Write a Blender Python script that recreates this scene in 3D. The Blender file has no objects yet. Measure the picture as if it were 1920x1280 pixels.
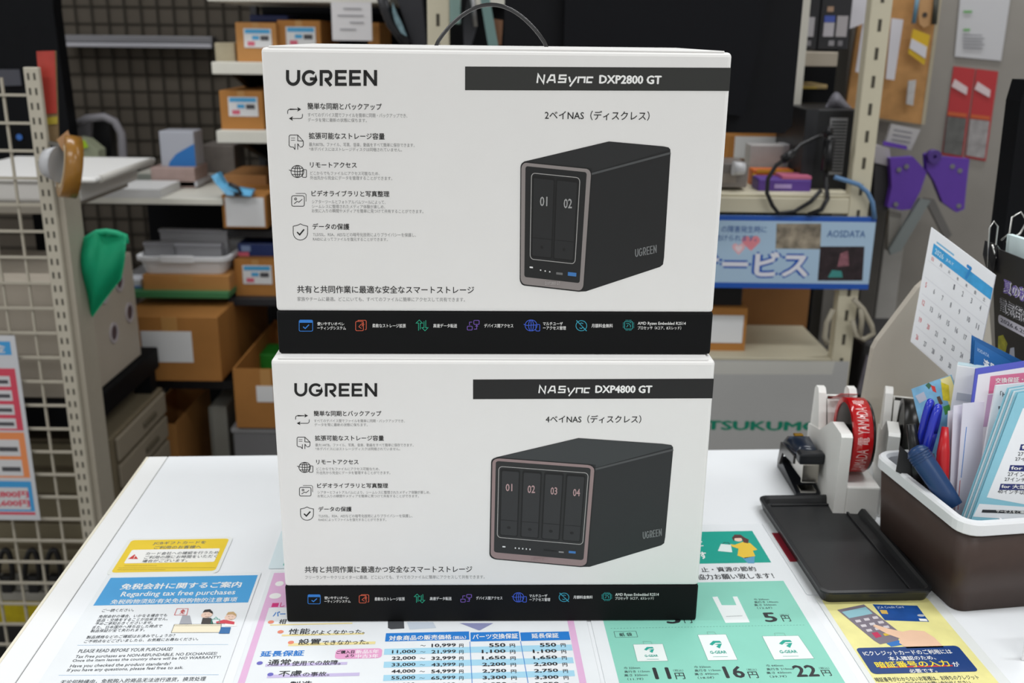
import bpy, bmesh, math, random
from mathutils import Matrix, Vector

# ------------------------------------------------------------------ camera, world, lights, exposure
scene = bpy.context.scene
COL = scene.collection
FPX, PITCH, ROLL, CAMH = 1866.667, 0.29788, 0.01222, 0.52068      # 35 mm lens, eye height above the counter top
cp, sp, cr, sr = math.cos(PITCH), math.sin(PITCH), math.cos(ROLL), math.sin(ROLL)
FWD = Vector((0, cp, -sp)); _R0 = Vector((1, 0, 0)); _D0 = Vector((0, -sp, -cp))
RGT = _R0 * cr - _D0 * sr
DWN = _R0 * sr + _D0 * cr
CAM = Vector((0, 0, CAMH))
cam_data = bpy.data.cameras.new('camera'); cam_data.lens = 35; cam_data.sensor_width = 36
cam_data.clip_start = 0.02
cam_data.dof.use_dof = True; cam_data.dof.focus_distance = 0.86; cam_data.dof.aperture_fstop = 7.5
cam = bpy.data.objects.new('camera', cam_data); COL.objects.link(cam)
cam.matrix_world = Matrix(((RGT.x, -DWN.x, -FWD.x, 0), (RGT.y, -DWN.y, -FWD.y, 0), (RGT.z, -DWN.z, -FWD.z, CAMH), (0, 0, 0, 1)))
scene.camera = cam

world = bpy.data.worlds.new('shop_interior'); scene.world = world; world.use_nodes = True
world.node_tree.nodes['Background'].inputs[0].default_value = (1.0, 0.99, 0.965, 1)
world.node_tree.nodes['Background'].inputs[1].default_value = 0.64

CEIL_Z = 1.75
LAMPS = [(-1.3, -0.7), (0.9, -0.7), (-1.3, 0.75), (0.9, 0.75), (-1.3, 2.2), (0.9, 2.2)]
for lx, ly in LAMPS:
    ld = bpy.data.lights.new('tube_light', 'AREA'); ld.shape = 'RECTANGLE'; ld.size = 1.25; ld.size_y = 0.16
    ld.energy = 13.5; ld.color = (0.97, 0.985, 1.0)
    lo = bpy.data.objects.new('tube_light', ld); COL.objects.link(lo)
    lo.location = (lx, ly, CEIL_Z - 0.062)
scene.view_settings.view_transform = 'Standard'; scene.view_settings.look = 'None'
scene.view_settings.gamma = 1; scene.view_settings.use_curve_mapping = False
scene.view_settings.exposure = 0.0

# ------------------------------------------------------------------ helpers
def lin(h):
    h = h.lstrip('#'); c = []
    for i in (0, 2, 4):
        v = int(h[i:i + 2], 16) / 255
        c.append(v / 12.92 if v <= 0.04045 else ((v + 0.055) / 1.055) ** 2.4)
    return (*c, 1)
MATS = {}
def mat(h, rough=0.55, metal=0.0, noise=0.0, scale=60.0, bump=0.0, coat=0.0, spec=0.4, alpha=1.0, trans=0.0):
    key = (h, rough, metal, noise, scale, bump, coat, spec, alpha, trans)
    if key in MATS: return MATS[key]
    m = bpy.data.materials.new('surface_' + h.strip('#')); m.use_nodes = True
    nt = m.node_tree; b = nt.nodes['Principled BSDF']
    b.inputs['Base Color'].default_value = lin(h); b.inputs['Roughness'].default_value = rough
    b.inputs['Metallic'].default_value = metal; b.inputs['Specular IOR Level'].default_value = spec
    if coat: b.inputs['Coat Weight'].default_value = coat; b.inputs['Coat Roughness'].default_value = 0.08
    if alpha < 1: b.inputs['Alpha'].default_value = alpha
    if trans: b.inputs['Transmission Weight'].default_value = trans
    if noise or bump:
        tc = nt.nodes.new('ShaderNodeTexCoord'); nz = nt.nodes.new('ShaderNodeTexNoise')
        nz.inputs['Scale'].default_value = scale; nz.inputs['Detail'].default_value = 5
        nt.links.new(tc.outputs['Object'], nz.inputs['Vector'])
        if noise:
            hv = nt.nodes.new('ShaderNodeHueSaturation'); hv.inputs['Color'].default_value = lin(h)
            mr = nt.nodes.new('ShaderNodeMapRange'); mr.inputs['From Min'].default_value = 0.3; mr.inputs['From Max'].default_value = 0.7
            mr.inputs['To Min'].default_value = 1 - noise; mr.inputs['To Max'].default_value = 1 + noise
            nt.links.new(nz.outputs['Fac'], mr.inputs['Value']); nt.links.new(mr.outputs[0], hv.inputs['Value'])
            nt.links.new(hv.outputs[0], b.inputs['Base Color'])
        if bump:
            bp = nt.nodes.new('ShaderNodeBump'); bp.inputs['Strength'].default_value = bump; bp.inputs['Distance'].default_value = 0.001
            nt.links.new(nz.outputs['Fac'], bp.inputs['Height']); nt.links.new(bp.outputs[0], b.inputs['Normal'])
    MATS[key] = m
    return m

def pix_ray(px, py): return FWD + RGT * ((px - 960) / FPX) + DWN * ((py - 640) / FPX)
def at(px, py, Y):                       # the point at depth Y of the room that the photograph shows at this pixel
    r = pix_ray(px, py); return CAM + r * (Y / r.y)

MW = {}
def set_tags(o, label=None, cat=None, group=None, kind=None):
    if label: o['label'] = label
    if cat: o['category'] = cat
    if group: o['group'] = group
    if kind: o['kind'] = kind
def thing(name, label, cat, loc=(0, 0, 0), rz=0.0, group=None, M=None):
    o = bpy.data.objects.new(name, None); COL.objects.link(o); o.empty_display_size = 0.02
    M = M if M is not None else Matrix.Translation(Vector(loc)) @ Matrix.Rotation(rz, 4, 'Z')
    o.matrix_world = M; MW[o] = M.copy()
    set_tags(o, label, cat, group)
    return o
class MB:
    def __init__(s): s.bm = bmesh.new()
    def _x(s, vs, M):
        if M is not None: bmesh.ops.transform(s.bm, matrix=M, verts=vs)
    def box(s, x0, x1, y0, y1, z0, z1, bevel=0.0, seg=2, M=None):
        r = bmesh.ops.create_cube(s.bm, size=1); vs = r['verts']
        for v in vs:
            v.co = Vector(((x0 + x1) / 2 + v.co.x * (x1 - x0), (y0 + y1) / 2 + v.co.y * (y1 - y0), (z0 + z1) / 2 + v.co.z * (z1 - z0)))
        if bevel:
            es = list({e for v in vs for e in v.link_edges})
            n0 = set(s.bm.verts)
            r = bmesh.ops.bevel(s.bm, geom=es, offset=bevel, segments=seg, affect='EDGES', profile=0.5)
            vs = list({v for f in r['faces'] for v in f.verts} | {v for v in vs if v.is_valid})
        s._x([v for v in vs if v.is_valid], M); return s
    def poly(s, pts, M=None):
        vs = [s.bm.verts.new(p) for p in pts]; s.bm.faces.new(vs); s._x(vs, M); return s
    def prism(s, pts, ext, M=None):       # pts: 3D polygon, ext: extrusion vector
        ext = Vector(ext); a = [s.bm.verts.new(p) for p in pts]; b = [s.bm.verts.new(Vector(p) + ext) for p in pts]
        n = len(pts); s.bm.faces.new(a); s.bm.faces.new(b[::-1])
        for i in range(n): s.bm.faces.new((a[i], b[i], b[(i + 1) % n], a[(i + 1) % n]))
        s._x(a + b, M); return s
    def tube(s, pts, r, n=8, caps=True, M=None):
        pts = [Vector(p) for p in pts]; k = len(pts); rs = r if isinstance(r, (list, tuple)) else [r] * k
        rings = []; up = None
        for i, p in enumerate(pts):
            t = (pts[min(i + 1, k - 1)] - pts[max(i - 1, 0)]).normalized()
            if up is None: up = Vector((0, 0, 1)) if abs(t.z) < 0.9 else Vector((1, 0, 0))
            a = t.cross(up).normalized(); up = a.cross(t).normalized()
            rings.append([s.bm.verts.new(p + (a * math.cos(2 * math.pi * j / n) + up * math.sin(2 * math.pi * j / n)) * rs[i]) for j in range(n)])
        for i in range(k - 1):
            for j in range(n):
                f = s.bm.faces.new((rings[i][j], rings[i][(j + 1) % n], rings[i + 1][(j + 1) % n], rings[i + 1][j])); f.smooth = True
        if caps: s.bm.faces.new(rings[0][::-1]); s.bm.faces.new(rings[-1])
        s._x([v for q in rings for v in q], M); return s
    def ring(s, c, ax, r0, r1, w, n=40, M=None):       # hollow roll: inner r0, outer r1, width w along ax (unit), centre c
        c = Vector(c); ax = Vector(ax).normalized(); a = ax.orthogonal().normalized(); b = ax.cross(a)
        L = []
        for j in range(n):
            t = 2 * math.pi * j / n; d = a * math.cos(t) + b * math.sin(t)
            L.append([s.bm.verts.new(c + d * rr + ax * ww) for rr, ww in ((r0, -w / 2), (r1, -w / 2), (r1, w / 2), (r0, w / 2))])
        for j in range(n):
            q = L[j]; p = L[(j + 1) % n]
            for i in range(4):
                f = s.bm.faces.new((q[i], q[(i + 1) % 4], p[(i + 1) % 4], p[i])); f.smooth = i in (1, 3)
        s._x([v for q in L for v in q], M); return s
    def disc(s, c, ax, r, n=24):
        c = Vector(c); ax = Vector(ax).normalized(); a = ax.orthogonal().normalized(); b = ax.cross(a)
        s.bm.faces.new([s.bm.verts.new(c + (a * math.cos(2 * math.pi * j / n) + b * math.sin(2 * math.pi * j / n)) * r) for j in range(n)]); return s
    def grid(s, f, nu, nv, thick=0.0):     # sheet through f(u,v), u,v in 0..1
        V = [[s.bm.verts.new(f(i / nu, j / nv)) for i in range(nu + 1)] for j in range(nv + 1)]
        for j in range(nv):
            for i in range(nu):
                fc = s.bm.faces.new((V[j][i], V[j][i + 1], V[j + 1][i + 1], V[j + 1][i])); fc.smooth = True
        if thick: bmesh.ops.solidify(s.bm, geom=list(s.bm.faces), thickness=thick)
        return s
    def mesh(s, name, material, inv=None):
        if inv is not None: s.bm.transform(inv)
        bmesh.ops.recalc_face_normals(s.bm, faces=list(s.bm.faces))
        me = bpy.data.meshes.new(name); s.bm.to_mesh(me); s.bm.free(); me.materials.append(material); return me
def part(root, name, mb, material, world=False, kind=None, label=None):
    o = bpy.data.objects.new(name, mb.mesh(name, material, MW[root].inverted() if world else None))
    COL.objects.link(o); o.parent = root; MW[o] = MW[root]
    if kind: o['kind'] = kind
    if label: o['label'] = label
    return o
def solo(name, label, cat, mb, material, loc=(0, 0, 0), rz=0.0, group=None, kind=None, M=None, world=False):
    M = M if M is not None else Matrix.Translation(Vector(loc)) @ Matrix.Rotation(rz, 4, 'Z')
    o = bpy.data.objects.new(name, mb.mesh(name, material, M.inverted() if world else None)); COL.objects.link(o)
    o.matrix_world = M; MW[o] = M.copy(); set_tags(o, label, cat, group, kind); return o
def structure(name, mb, material):
    o = bpy.data.objects.new(name, mb.mesh(name, material)); COL.objects.link(o); MW[o] = Matrix(); o['kind'] = 'structure'; return o

TEXTS = []
class Plane:
    """A flat printed surface: origin, unit axes U (reading direction) and V (up the page), owner of the print."""
    def __init__(s, o, U, V, root, lift=0.00015):
        s.o = Vector(o); s.U = Vector(U).normalized(); s.V = (Vector(V) - Vector(V).dot(s.U) * s.U).normalized(); s.N = s.U.cross(s.V); s.root = root; s.lift = lift
    def uv(s, px, py):
        r = pix_ray(px, py); t = (s.o - CAM).dot(s.N) / r.dot(s.N); d = CAM + r * t - s.o
        return (d.dot(s.U), d.dot(s.V))
    def pt(s, u, v, lay=1): return s.o + s.U * u + s.V * v + s.N * (s.lift * lay)
    def m_per_px(s, px, py):
        a = s.uv(px - 2, py); b = s.uv(px + 2, py); return math.hypot(a[0] - b[0], a[1] - b[1]) / 4
    def poly(s, name, uvs, material, lay=1, root=None):
        return part(root or s.root, name, MB().poly([s.pt(u, v, lay) for u, v in uvs]), material, world=True)
    def polypx(s, name, pxs, material, lay=1, root=None): return s.poly(name, [s.uv(*p) for p in pxs], material, lay, root)
    def strokes(s, name, lines, w, material, lay=1, root=None):    # lines: [(uv points, closed)], w in metres; None root = owner
        mb = MB()
        for ln in lines:
            pts, closed = ln[0], ln[1]; ww = (ln[2] if len(ln) > 2 else w) / 2
            P = [Vector(p) for p in pts]; n = len(P); L = []; Rr = []
            for i in range(n):
                a = P[i - 1] if (closed or i > 0) else None; b = P[(i + 1) % n] if (closed or i < n - 1) else None
                d1 = (P[i] - a).normalized() if a is not None else None; d2 = (b - P[i]).normalized() if b is not None else None
                if d1 is None: d1 = d2
                if d2 is None: d2 = d1
                n1 = Vector((-d1.y, d1.x)); n2 = Vector((-d2.y, d2.x)); m = n1 + n2
                if m.length < 1e-6: m = n1.copy()
                m.normalize(); k = ww / max(0.45, m.dot(n1))
                L.append(mb.bm.verts.new(s.pt(*(P[i] + m * k), lay))); Rr.append(mb.bm.verts.new(s.pt(*(P[i] - m * k), lay)))
            for i in range(n if closed else n - 1):
                j = (i + 1) % n; mb.bm.faces.new((L[i], L[j], Rr[j], Rr[i]))
        return part(root or s.root, name, mb, material, world=True)
    def strokespx(s, name, lines, wpx, material, lay=1, root=None):
        k = s.m_per_px(*lines[0][0][0])
        return s.strokes(name, [([s.uv(*p) for p in ln[0]], ln[1]) + ((ln[2] * k,) if len(ln) > 2 else ()) for ln in lines], wpx * k, material, lay, root)
    def text(s, body, u0, v0, u1, v1, material, bold=0.0, lay=1, root=None, name='lettering', shear=0.0, rot=0.0):
        TEXTS.append((s, body, u0, v0, u1, v1, material, bold, lay, root or s.root, name, shear, rot))
    def textpx(s, body, x0, y0, x1, y1, material, bold=0.0, lay=1, root=None, name='lettering', shear=0.0):
        a = s.uv(x0, y1); b = s.uv(x1, y1); t = s.uv(x0, y0)
        s.text(body, a[0], min(a[1], b[1]) if abs(a[1]-b[1]) < 1e-9 else (a[1] + b[1]) / 2, b[0], t[1] + ((a[1] + b[1]) / 2 - a[1]), material, bold, lay, root, name, shear)
def flush_texts():
    tmp = []
    for t in TEXTS:
        c = bpy.data.curves.new('t', 'FONT'); c.body = t[1]; c.resolution_u = 2
        o = bpy.data.objects.new('t', c); COL.objects.link(o); tmp.append(o)
    bpy.context.view_layer.update()
    dg = bpy.context.evaluated_depsgraph_get()
    for o, (s, body, u0, v0, u1, v1, material, bold, lay, root, name, shear, rot) in zip(tmp, TEXTS):
        me = bpy.data.meshes.new_from_object(o.evaluated_get(dg))
        if len(me.vertices):
            if bold:                       # heavier weight: the same outlines again, shifted by a hair
                k = bold * 0.8; bm = bmesh.new()
                for j, (dx, dy) in enumerate(((0, 0), (k, 0), (-k, 0), (0, k * .8), (0, -k * .8))):
                    n0 = len(bm.verts); bm.from_mesh(me); bm.verts.ensure_lookup_table()
                    bmesh.ops.translate(bm, verts=bm.verts[n0:], vec=(dx, dy, j))
                bm.to_mesh(me); bm.free()
            xs = [v.co.x for v in me.vertices]; ys = [v.co.y for v in me.vertices]
            xa, xb, ya, yb = min(xs), max(xs), min(ys), max(ys); inv = MW[root].inverted()
            for v in me.vertices:
                uu = u0 + (v.co.x - xa) / (xb - xa) * (u1 - u0); vv = v0 + (v.co.y - ya) / max(1e-6, yb - ya) * (v1 - v0)
                uu += (vv - v0) * shear
                v.co = inv @ s.pt(uu, vv, lay + v.co.z * .12)
            me.materials.clear(); me.materials.append(material)
            p = bpy.data.objects.new(name, me); COL.objects.link(p); p.parent = root; MW[p] = MW[root]
        c = o.data; bpy.data.objects.remove(o); bpy.data.curves.remove(c)
    TEXTS.clear()
def arc(cx, cy, rx, ry, a0, a1, n=10):
    return [(cx + rx * math.cos(math.radians(a0 + (a1 - a0) * i / n)), cy + ry * math.sin(math.radians(a0 + (a1 - a0) * i / n))) for i in range(n + 1)]
def rrect(x0, y0, x1, y1, r, n=4):
    return (arc(x1 - r, y0 + r, r, r, -90, 0, n) + arc(x1 - r, y1 - r, r, r, 0, 90, n) + arc(x0 + r, y1 - r, r, r, 90, 180, n) + arc(x0 + r, y0 + r, r, r, 180, 270, n))

# the counter's own axes: along the counter (U) and across it, away from the camera (W)
TY = -0.0605
TU = Vector((math.cos(TY), -math.sin(TY), 0)); TW = Vector((math.sin(TY), math.cos(TY), 0)); RZ = math.atan2(TU.y, TU.x)
def tp(u, w, z=0.0): return TU * u + TW * w + Vector((0, 0, z))
TM = Matrix(((TU.x, TW.x, 0, 0), (TU.y, TW.y, 0, 0), (0, 0, 1, 0), (0, 0, 0, 1)))
FLOOR = -0.95
# ------------------------------------------------------------------ room shell
structure('floor', MB().box(-3.2, 3.2, -1.6, 3.9, FLOOR - 0.05, FLOOR), mat('#6f6b66', 0.6, noise=0.08, scale=8))
structure('ceiling', MB().box(-3.2, 3.2, -1.6, 3.9, CEIL_Z, CEIL_Z + 0.05), mat('#d8d8d4', 0.8, noise=0.02, scale=30))
structure('wall_back', MB().box(-3.2, 3.2, 3.75, 3.85, FLOOR, CEIL_Z), mat('#3c3934', 0.85, noise=0.06, scale=10))
for (lx, ly), pos in zip(LAMPS, ('rear left, behind the camera', 'rear right, behind the camera', 'middle left, above the counter', 'middle right, above the counter', 'far left, above the cartons', 'far right, above the steel rack')):
    t = thing('ceiling_lamp', 'long white ceiling lamp housing, ' + pos, 'lamp', (lx, ly, CEIL_Z), group='ceiling lamps')
    part(t, 'housing', MB().box(-0.66, 0.66, -0.11, 0.11, -0.055, 0, 0.01), mat('#e6e6e2', 0.4))

# ------------------------------------------------------------------ counter
UL, WF = -0.395, 1.20
ctr = thing('service_counter', 'white laminate service counter with pale edge strip under the two boxes', 'counter', M=TM)
WHITE = mat('#f1f4f7', 0.3, noise=0.012, scale=7, spec=0.45)
part(ctr, 'top', MB().box(UL + 0.0282, 1.25, 0.36, WF, -0.03, 0, 0.0006), WHITE)
part(ctr, 'edge_strip', MB().box(UL + 0.0035, UL + 0.0272, 0.36, WF, -0.03, 0.0, 0.0006), mat('#eff0f0', 0.35, noise=0.01, scale=9))
part(ctr, 'edge_band', MB().box(UL, UL + 0.0033, 0.36, WF + 0.001, -0.032, -0.0002, 0.001), mat('#ece6d4', 0.35))
part(ctr, 'seam', MB().box(UL + 0.0272, UL + 0.0282, 0.36, WF - 0.001, -0.03, -0.0012), mat('#777470', 0.8))
part(ctr, 'body', MB().box(UL + 0.03, 1.22, 0.40, WF - 0.03, FLOOR, -0.032, 0.003), mat('#d9d9d6', 0.5, noise=0.02))

# ------------------------------------------------------------------ the two product boxes
INK = mat('#191919', 0.5); INK2 = mat('#101010', 0.5); GREY = mat('#8d8d8d', 0.6); PWHITE = mat('#f2f2f0', 0.5)
CARD = mat('#e9e8e6', 0.5, noise=0.008, scale=25, bump=0.02, spec=0.35)
BLACKBAND = mat('#0e0f10', 0.6, noise=0.03, scale=30, spec=.15)

def logo_ugreen(pl, x0, y0, x1, y1, material, name='brand_logo', shear=None, sq=0.2, lay=1):
    cw = {'U': (0.0, .157), 'G': (.174, .345), 'R': (.369, .512), 'E': (.537, .667), 'E2': (.692, .822), 'N': (.85, 1.0)}
    h = (y1 - y0); w = (x1 - x0); t = sq / 2
    asp = w / h
    def X(k, f):
        a, b = cw[k]; ti = t / asp
        return a + ti + f * (b - a - 2 * ti)
    Y = lambda f: t + f * (1 - 2 * t)
    L = []
    L.append(([(X('U', 0), 0), (X('U', 0), .55)] + [(X('U', .5 - .5 * math.cos(a)), Y(.52 + .48 * math.sin(a))) for a in [math.pi * i / 10 for i in range(1, 10)]] + [(X('U', 1), .55), (X('U', 1), 0)], False))
    g = [(X('G', .5 + .5 * math.cos(math.radians(a))), Y(.5 + .5 * math.sin(math.radians(a)))) for a in range(-42, -371, -14)]
    L.append((g[:] + [(X('G', 1), .56), (X('G', .52), .56)], False))
    L.append(([(X('R', 0), 1), (X('R', 0), Y(0)), (X('R', .6), Y(0))] + [(X('R', .62 + .36 * math.cos(math.radians(a))), .34 + .25 * math.sin(math.radians(a))) for a in range(-70, 91, 20)] + [(X('R', .35), .59)], False))
    L.append(([(X('R', .42), .58), (X('R', 1), 1)], False))
    for k in ('E', 'E2'):
        L.append(([(cw[k][1], Y(0)), (X(k, 0), Y(0)), (X(k, 0), Y(1)), (cw[k][1], Y(1))], False))
        L.append(([(X(k, 0), .5), (cw[k][1] - .01, .5)], False))
    L.append(([(X('N', 0), 1), (X('N', 0), 0)], False)); L.append(([(X('N', 0), .06), (X('N', 1), .94)], False)); L.append(([(X('N', 1), 1), (X('N', 1), 0)], False))
    if shear is None: f = lambda p: (x0 + p[0] * w, y0 + p[1] * h)
    else: f = shear
    pl.strokespx(name, [([f(p) for p in ln], c) for ln, c in L], sq * h, material, lay)
def logo_nasync(pl, x0, y0, x1, y1, ybase, material):      # slanted squared techno lettering
    H = ybase - y0; sl = 0.25 * H
    def P(x, y): return (x0 + (x1 - x0) * x + sl * (1 - y) * 0.5 - sl * .25, y0 + H * y)
    t = .085; xh = .26
    L = [([P(.02, 1), P(.02, .0), P(.13, 1), P(.13, 0)], False), ([P(.19, 1), P(.245, .08), P(.30, .08), P(.33, 1)], False), ([P(.22, .66), P(.32, .66)], False),
         ([P(.52, .1), P(.40, .1), P(.40, .5), P(.51, .5), P(.51, .9), P(.38, .9)], False),
         ([P(.565, xh), P(.60, .9)], False), ([P(.70, xh), P(.60, 1.4)], False),
         ([P(.735, 1), P(.735, xh + .08), P(.845, xh + .08), P(.845, 1)], False), ([P(.99, xh + .08), P(.89, xh + .08), P(.89, .92), P(.98, .92)], False)]
    pl.strokespx('series_logo', L, H * .2, material, 2)

def ic(b, pts): return [(b[0] + (b[2] - b[0]) * x, b[1] + (b[3] - b[1]) * y) for x, y in pts]
def icons_left(pl, B, m):
    sync, doc, globe, pic, shield = B; w = 1.25
    pl.strokespx('icon', [(ic(sync, [(.02, .5), (.02, .35)] + arc(.16, .34, .14, .16, 180, 270, 4) + [(.16, .18), (.7, .18)]), False), (ic(sync, [(.98, .5), (.98, .65)] + arc(.84, .66, .14, .16, 0, 90, 4) + [(.3, .82)]), False),
                           (ic(sync, [(.3, .82), (.2, .82)]), False)], w, m)
    pl.polypx('icon_arrowhead', ic(sync, [(.64, .02), (.9, .18), (.64, .34), (.70, .18)]), m); pl.polypx('icon_arrowhead', ic(sync, [(.36, .66), (.10, .82), (.36, .98), (.30, .82)]), m)
    pl.strokespx('icon', [(ic(doc, [(.3, .82), (.12, .8), (.03, .7), (.03, .1), (.1, .02), (.6, .02), (.97, .42), (.97, .7), (.9, .8), (.75, .82)]), False), (ic(doc, [(.6, .02), (.6, .4), (.97, .42)]), False),
                          (ic(doc, [(.15, .22), (.42, .22)]), False, .9), (ic(doc, [(.15, .36), (.42, .36)]), False, .9), (ic(doc, [(.42, .6), (.42, .98)]), False), (ic(doc, [(.6, .98), (.6, .58)]), False), (ic(doc, [(.3, .8), (.42, .98)]), False), (ic(doc, [(.72, .78), (.6, .58)]), False)], w, m)
    gl = [(arc(.48, .5, .36, .48, 0, 360, 22)[:-1], True), (arc(.48, .5, .15, .48, 0, 360, 16)[:-1], True), ([(.48, .02), (.48, .98)], False), ([(.0, .38), (.16, .46), (.48, .52), (.84, .46)], False), ([(.16, .25), (.8, .25)], False), ([(.16, .74), (.74, .74)], False), (rrect(.76, .36, .99, .96, .05, 2), True)]
    pl.strokespx('icon', [(ic(globe, p), c) for p, c in gl], w, m)
    pl.strokespx('icon', [(ic(pic, rrect(.02, .2, .86, .98, .12, 3)), True), (ic(pic, [(.28, .03), (.9, .03), (.98, .12), (.98, .62)]), False, .9), (ic(pic, [(.18, .8), (.38, .62), (.5, .68), (.72, .46)]), False), (ic(pic, arc(.28, .44, .07, .08, 0, 360, 8)[:-1]), True)], w, m)
    pl.strokespx('icon', [(ic(shield, [(.5, .02), (.68, .1), (.97, .16), (.97, .55)] + arc(.5, .55, .47, .42, 20, 160, 8) + [(.03, .55), (.03, .16), (.32, .1)]), True), (ic(shield, [(.28, .5), (.45, .66), (.74, .34)]), False, 2.6)], w, m)
def icons_band(pl, B):
    c = [mat(h, 0.5) for h in ('#2f7fd6', '#d65f42', '#1fa884', '#7a58b8', '#3f62d8', '#37a9c4', '#2a9a9a')]
    win, ref, arr, dev, glo, mon, chip = B; w = 1.15
    pl.strokespx('icon', [(ic(win, rrect(.02, .02, .98, .98, .1, 3)), True), (ic(win, [(.03, .14), (.97, .14)]), False, 5.2), (ic(win, [(.3, .6), (.45, .75), (.72, .42)]), False, 1.8)], w, c[0])
    pl.strokespx('icon', [(ic(ref, rrect(.02, .12, .72, .98, .1, 2)), True), (ic(ref, [(.22, .1), (.24, .02), (.9, .02), (.98, .1), (.98, .85), (.86, .9)]), False), (ic(ref, [(.3, .62), (.5, .4), (.75, .4)]), False), (ic(ref, [(.56, .24), (.78, .4), (.56, .56)]), False), (ic(ref, [(.3, .62), (.55, .78)]), False)], w, c[1])
    pl.strokespx('icon', [(ic(arr, [(.22, .95), (.22, .3), (.02, .3), (.28, .03), (.54, .3), (.36, .3), (.36, .85)]), False), (ic(arr, [(.8, .05), (.8, .7), (.98, .7), (.74, .97), (.48, .7), (.66, .7), (.66, .15)]), False)], w, c[2])
    pl.strokespx('icon', [(ic(dev, rrect(.55, .03, .98, .42, .06, 2)), True), (ic(dev, rrect(.02, .6, .42, .97, .06, 2)), True), (ic(dev, [(.2, .5), (.2, .2), (.42, .2)]), False), (ic(dev, [(.56, .88), (.78, .88), (.78, .5)]), False), (ic(dev, [(.68, .62), (.78, .5), (.88, .62)]), False)], w, c[3])
    gl = [(arc(.45, .5, .36, .48, 0, 360, 20)[:-1], True), (arc(.45, .5, .15, .48, 0, 360, 14)[:-1], True), ([(.45, .02), (.45, .98)], False), ([(.0, .4), (.2, .5), (.8, .45)], False), (rrect(.74, .42, .98, .98, .05, 2), True)]
    pl.strokespx('icon', [(ic(glo, p), q) for p, q in gl], w, c[4])
    pl.strokespx('icon', [(ic(mon, arc(.5, .5, .46, .46, 0, 360, 22)[:-1]), True), (ic(mon, [(.08, .02), (.95, .98)]), False, 1.5), (ic(mon, [(.66, .32), (.5, .24), (.36, .34), (.5, .5), (.64, .62), (.5, .76), (.34, .68)]), False)], w, c[5])
    ch = [(ic(chip, rrect(.17, .17, .83, .83, .04, 2)), True), (ic(chip, [(.3, .34), (.5, .34), (.66, .5), (.66, .7)]), False), (ic(chip, [(.32, .68), (.45, .52), (.42, .46)]), False), (ic(chip, [(.6, .28), (.72, .28)]), False)]
    for k in (.3, .43, .57, .7): ch += [(ic(chip, [(k, .02), (k, .1)]), False), (ic(chip, [(k, .9), (k, .98)]), False), (ic(chip, [(.02, k), (.1, k)]), False), (ic(chip, [(.9, k), (.98, k)]), False)]
    pl.strokespx('icon', ch, w, c[6])

def product_box(label, x, y, yaw, W, H, D, z0, yband, bandslope):
    root = thing('product_box', label, 'box', (x, y, z0), yaw, group='boxed network storage units on the counter')
    R = Matrix.Rotation(yaw, 3, 'Z'); U = R @ Vector((1, 0, 0)); o = Vector((x, y, z0))
    pl = Plane(o, U, (0, 0, 1), root)
    vb = 0.5 * (pl.uv(yband[0][0], yband[0][1])[1] + pl.uv(yband[1][0], yband[1][1])[1])
    part(root, 'carton', MB().box(-W / 2, W / 2, 0, D, vb, H, 0.0035, 3), CARD)
    part(root, 'base_band', MB().box(-W / 2, W / 2, 0, D, 0.0, vb + 0.001, 0.0022, 2), BLACKBAND)
    mb = MB().box(-W / 2 + 0.004, W / 2 - 0.004, -0.0004, 0.004, vb - 0.006, vb + 0.006)
    part(root, 'lid_flap', MB().box(-W / 2 + 0.006, W / 2 - 0.006, 0.0015, D - 0.004, H - 0.0005, H + 0.0012, 0.0006), CARD)
    return root, pl, vb

BX1 = (-0.01479, 0.80739, 0.0286, 0.38, 0.25526, 0.235)
BX2 = (-0.0137, 0.81984, 0.0327, 0.37338, 0.25252, 0.215)
r1, f1, vb1 = product_box('lower white retail box with black base, showing a four-bay storage unit', *BX1, 0.0006, ((531, 1102), (1306, 1096)), 0)
r2, f2, vb2 = product_box('upper white retail box with cord handle, showing a two-bay storage unit', *BX2, 0.0006 + BX1[4] + 0.0014, ((511, 586), (1334, 585)), 0)

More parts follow.
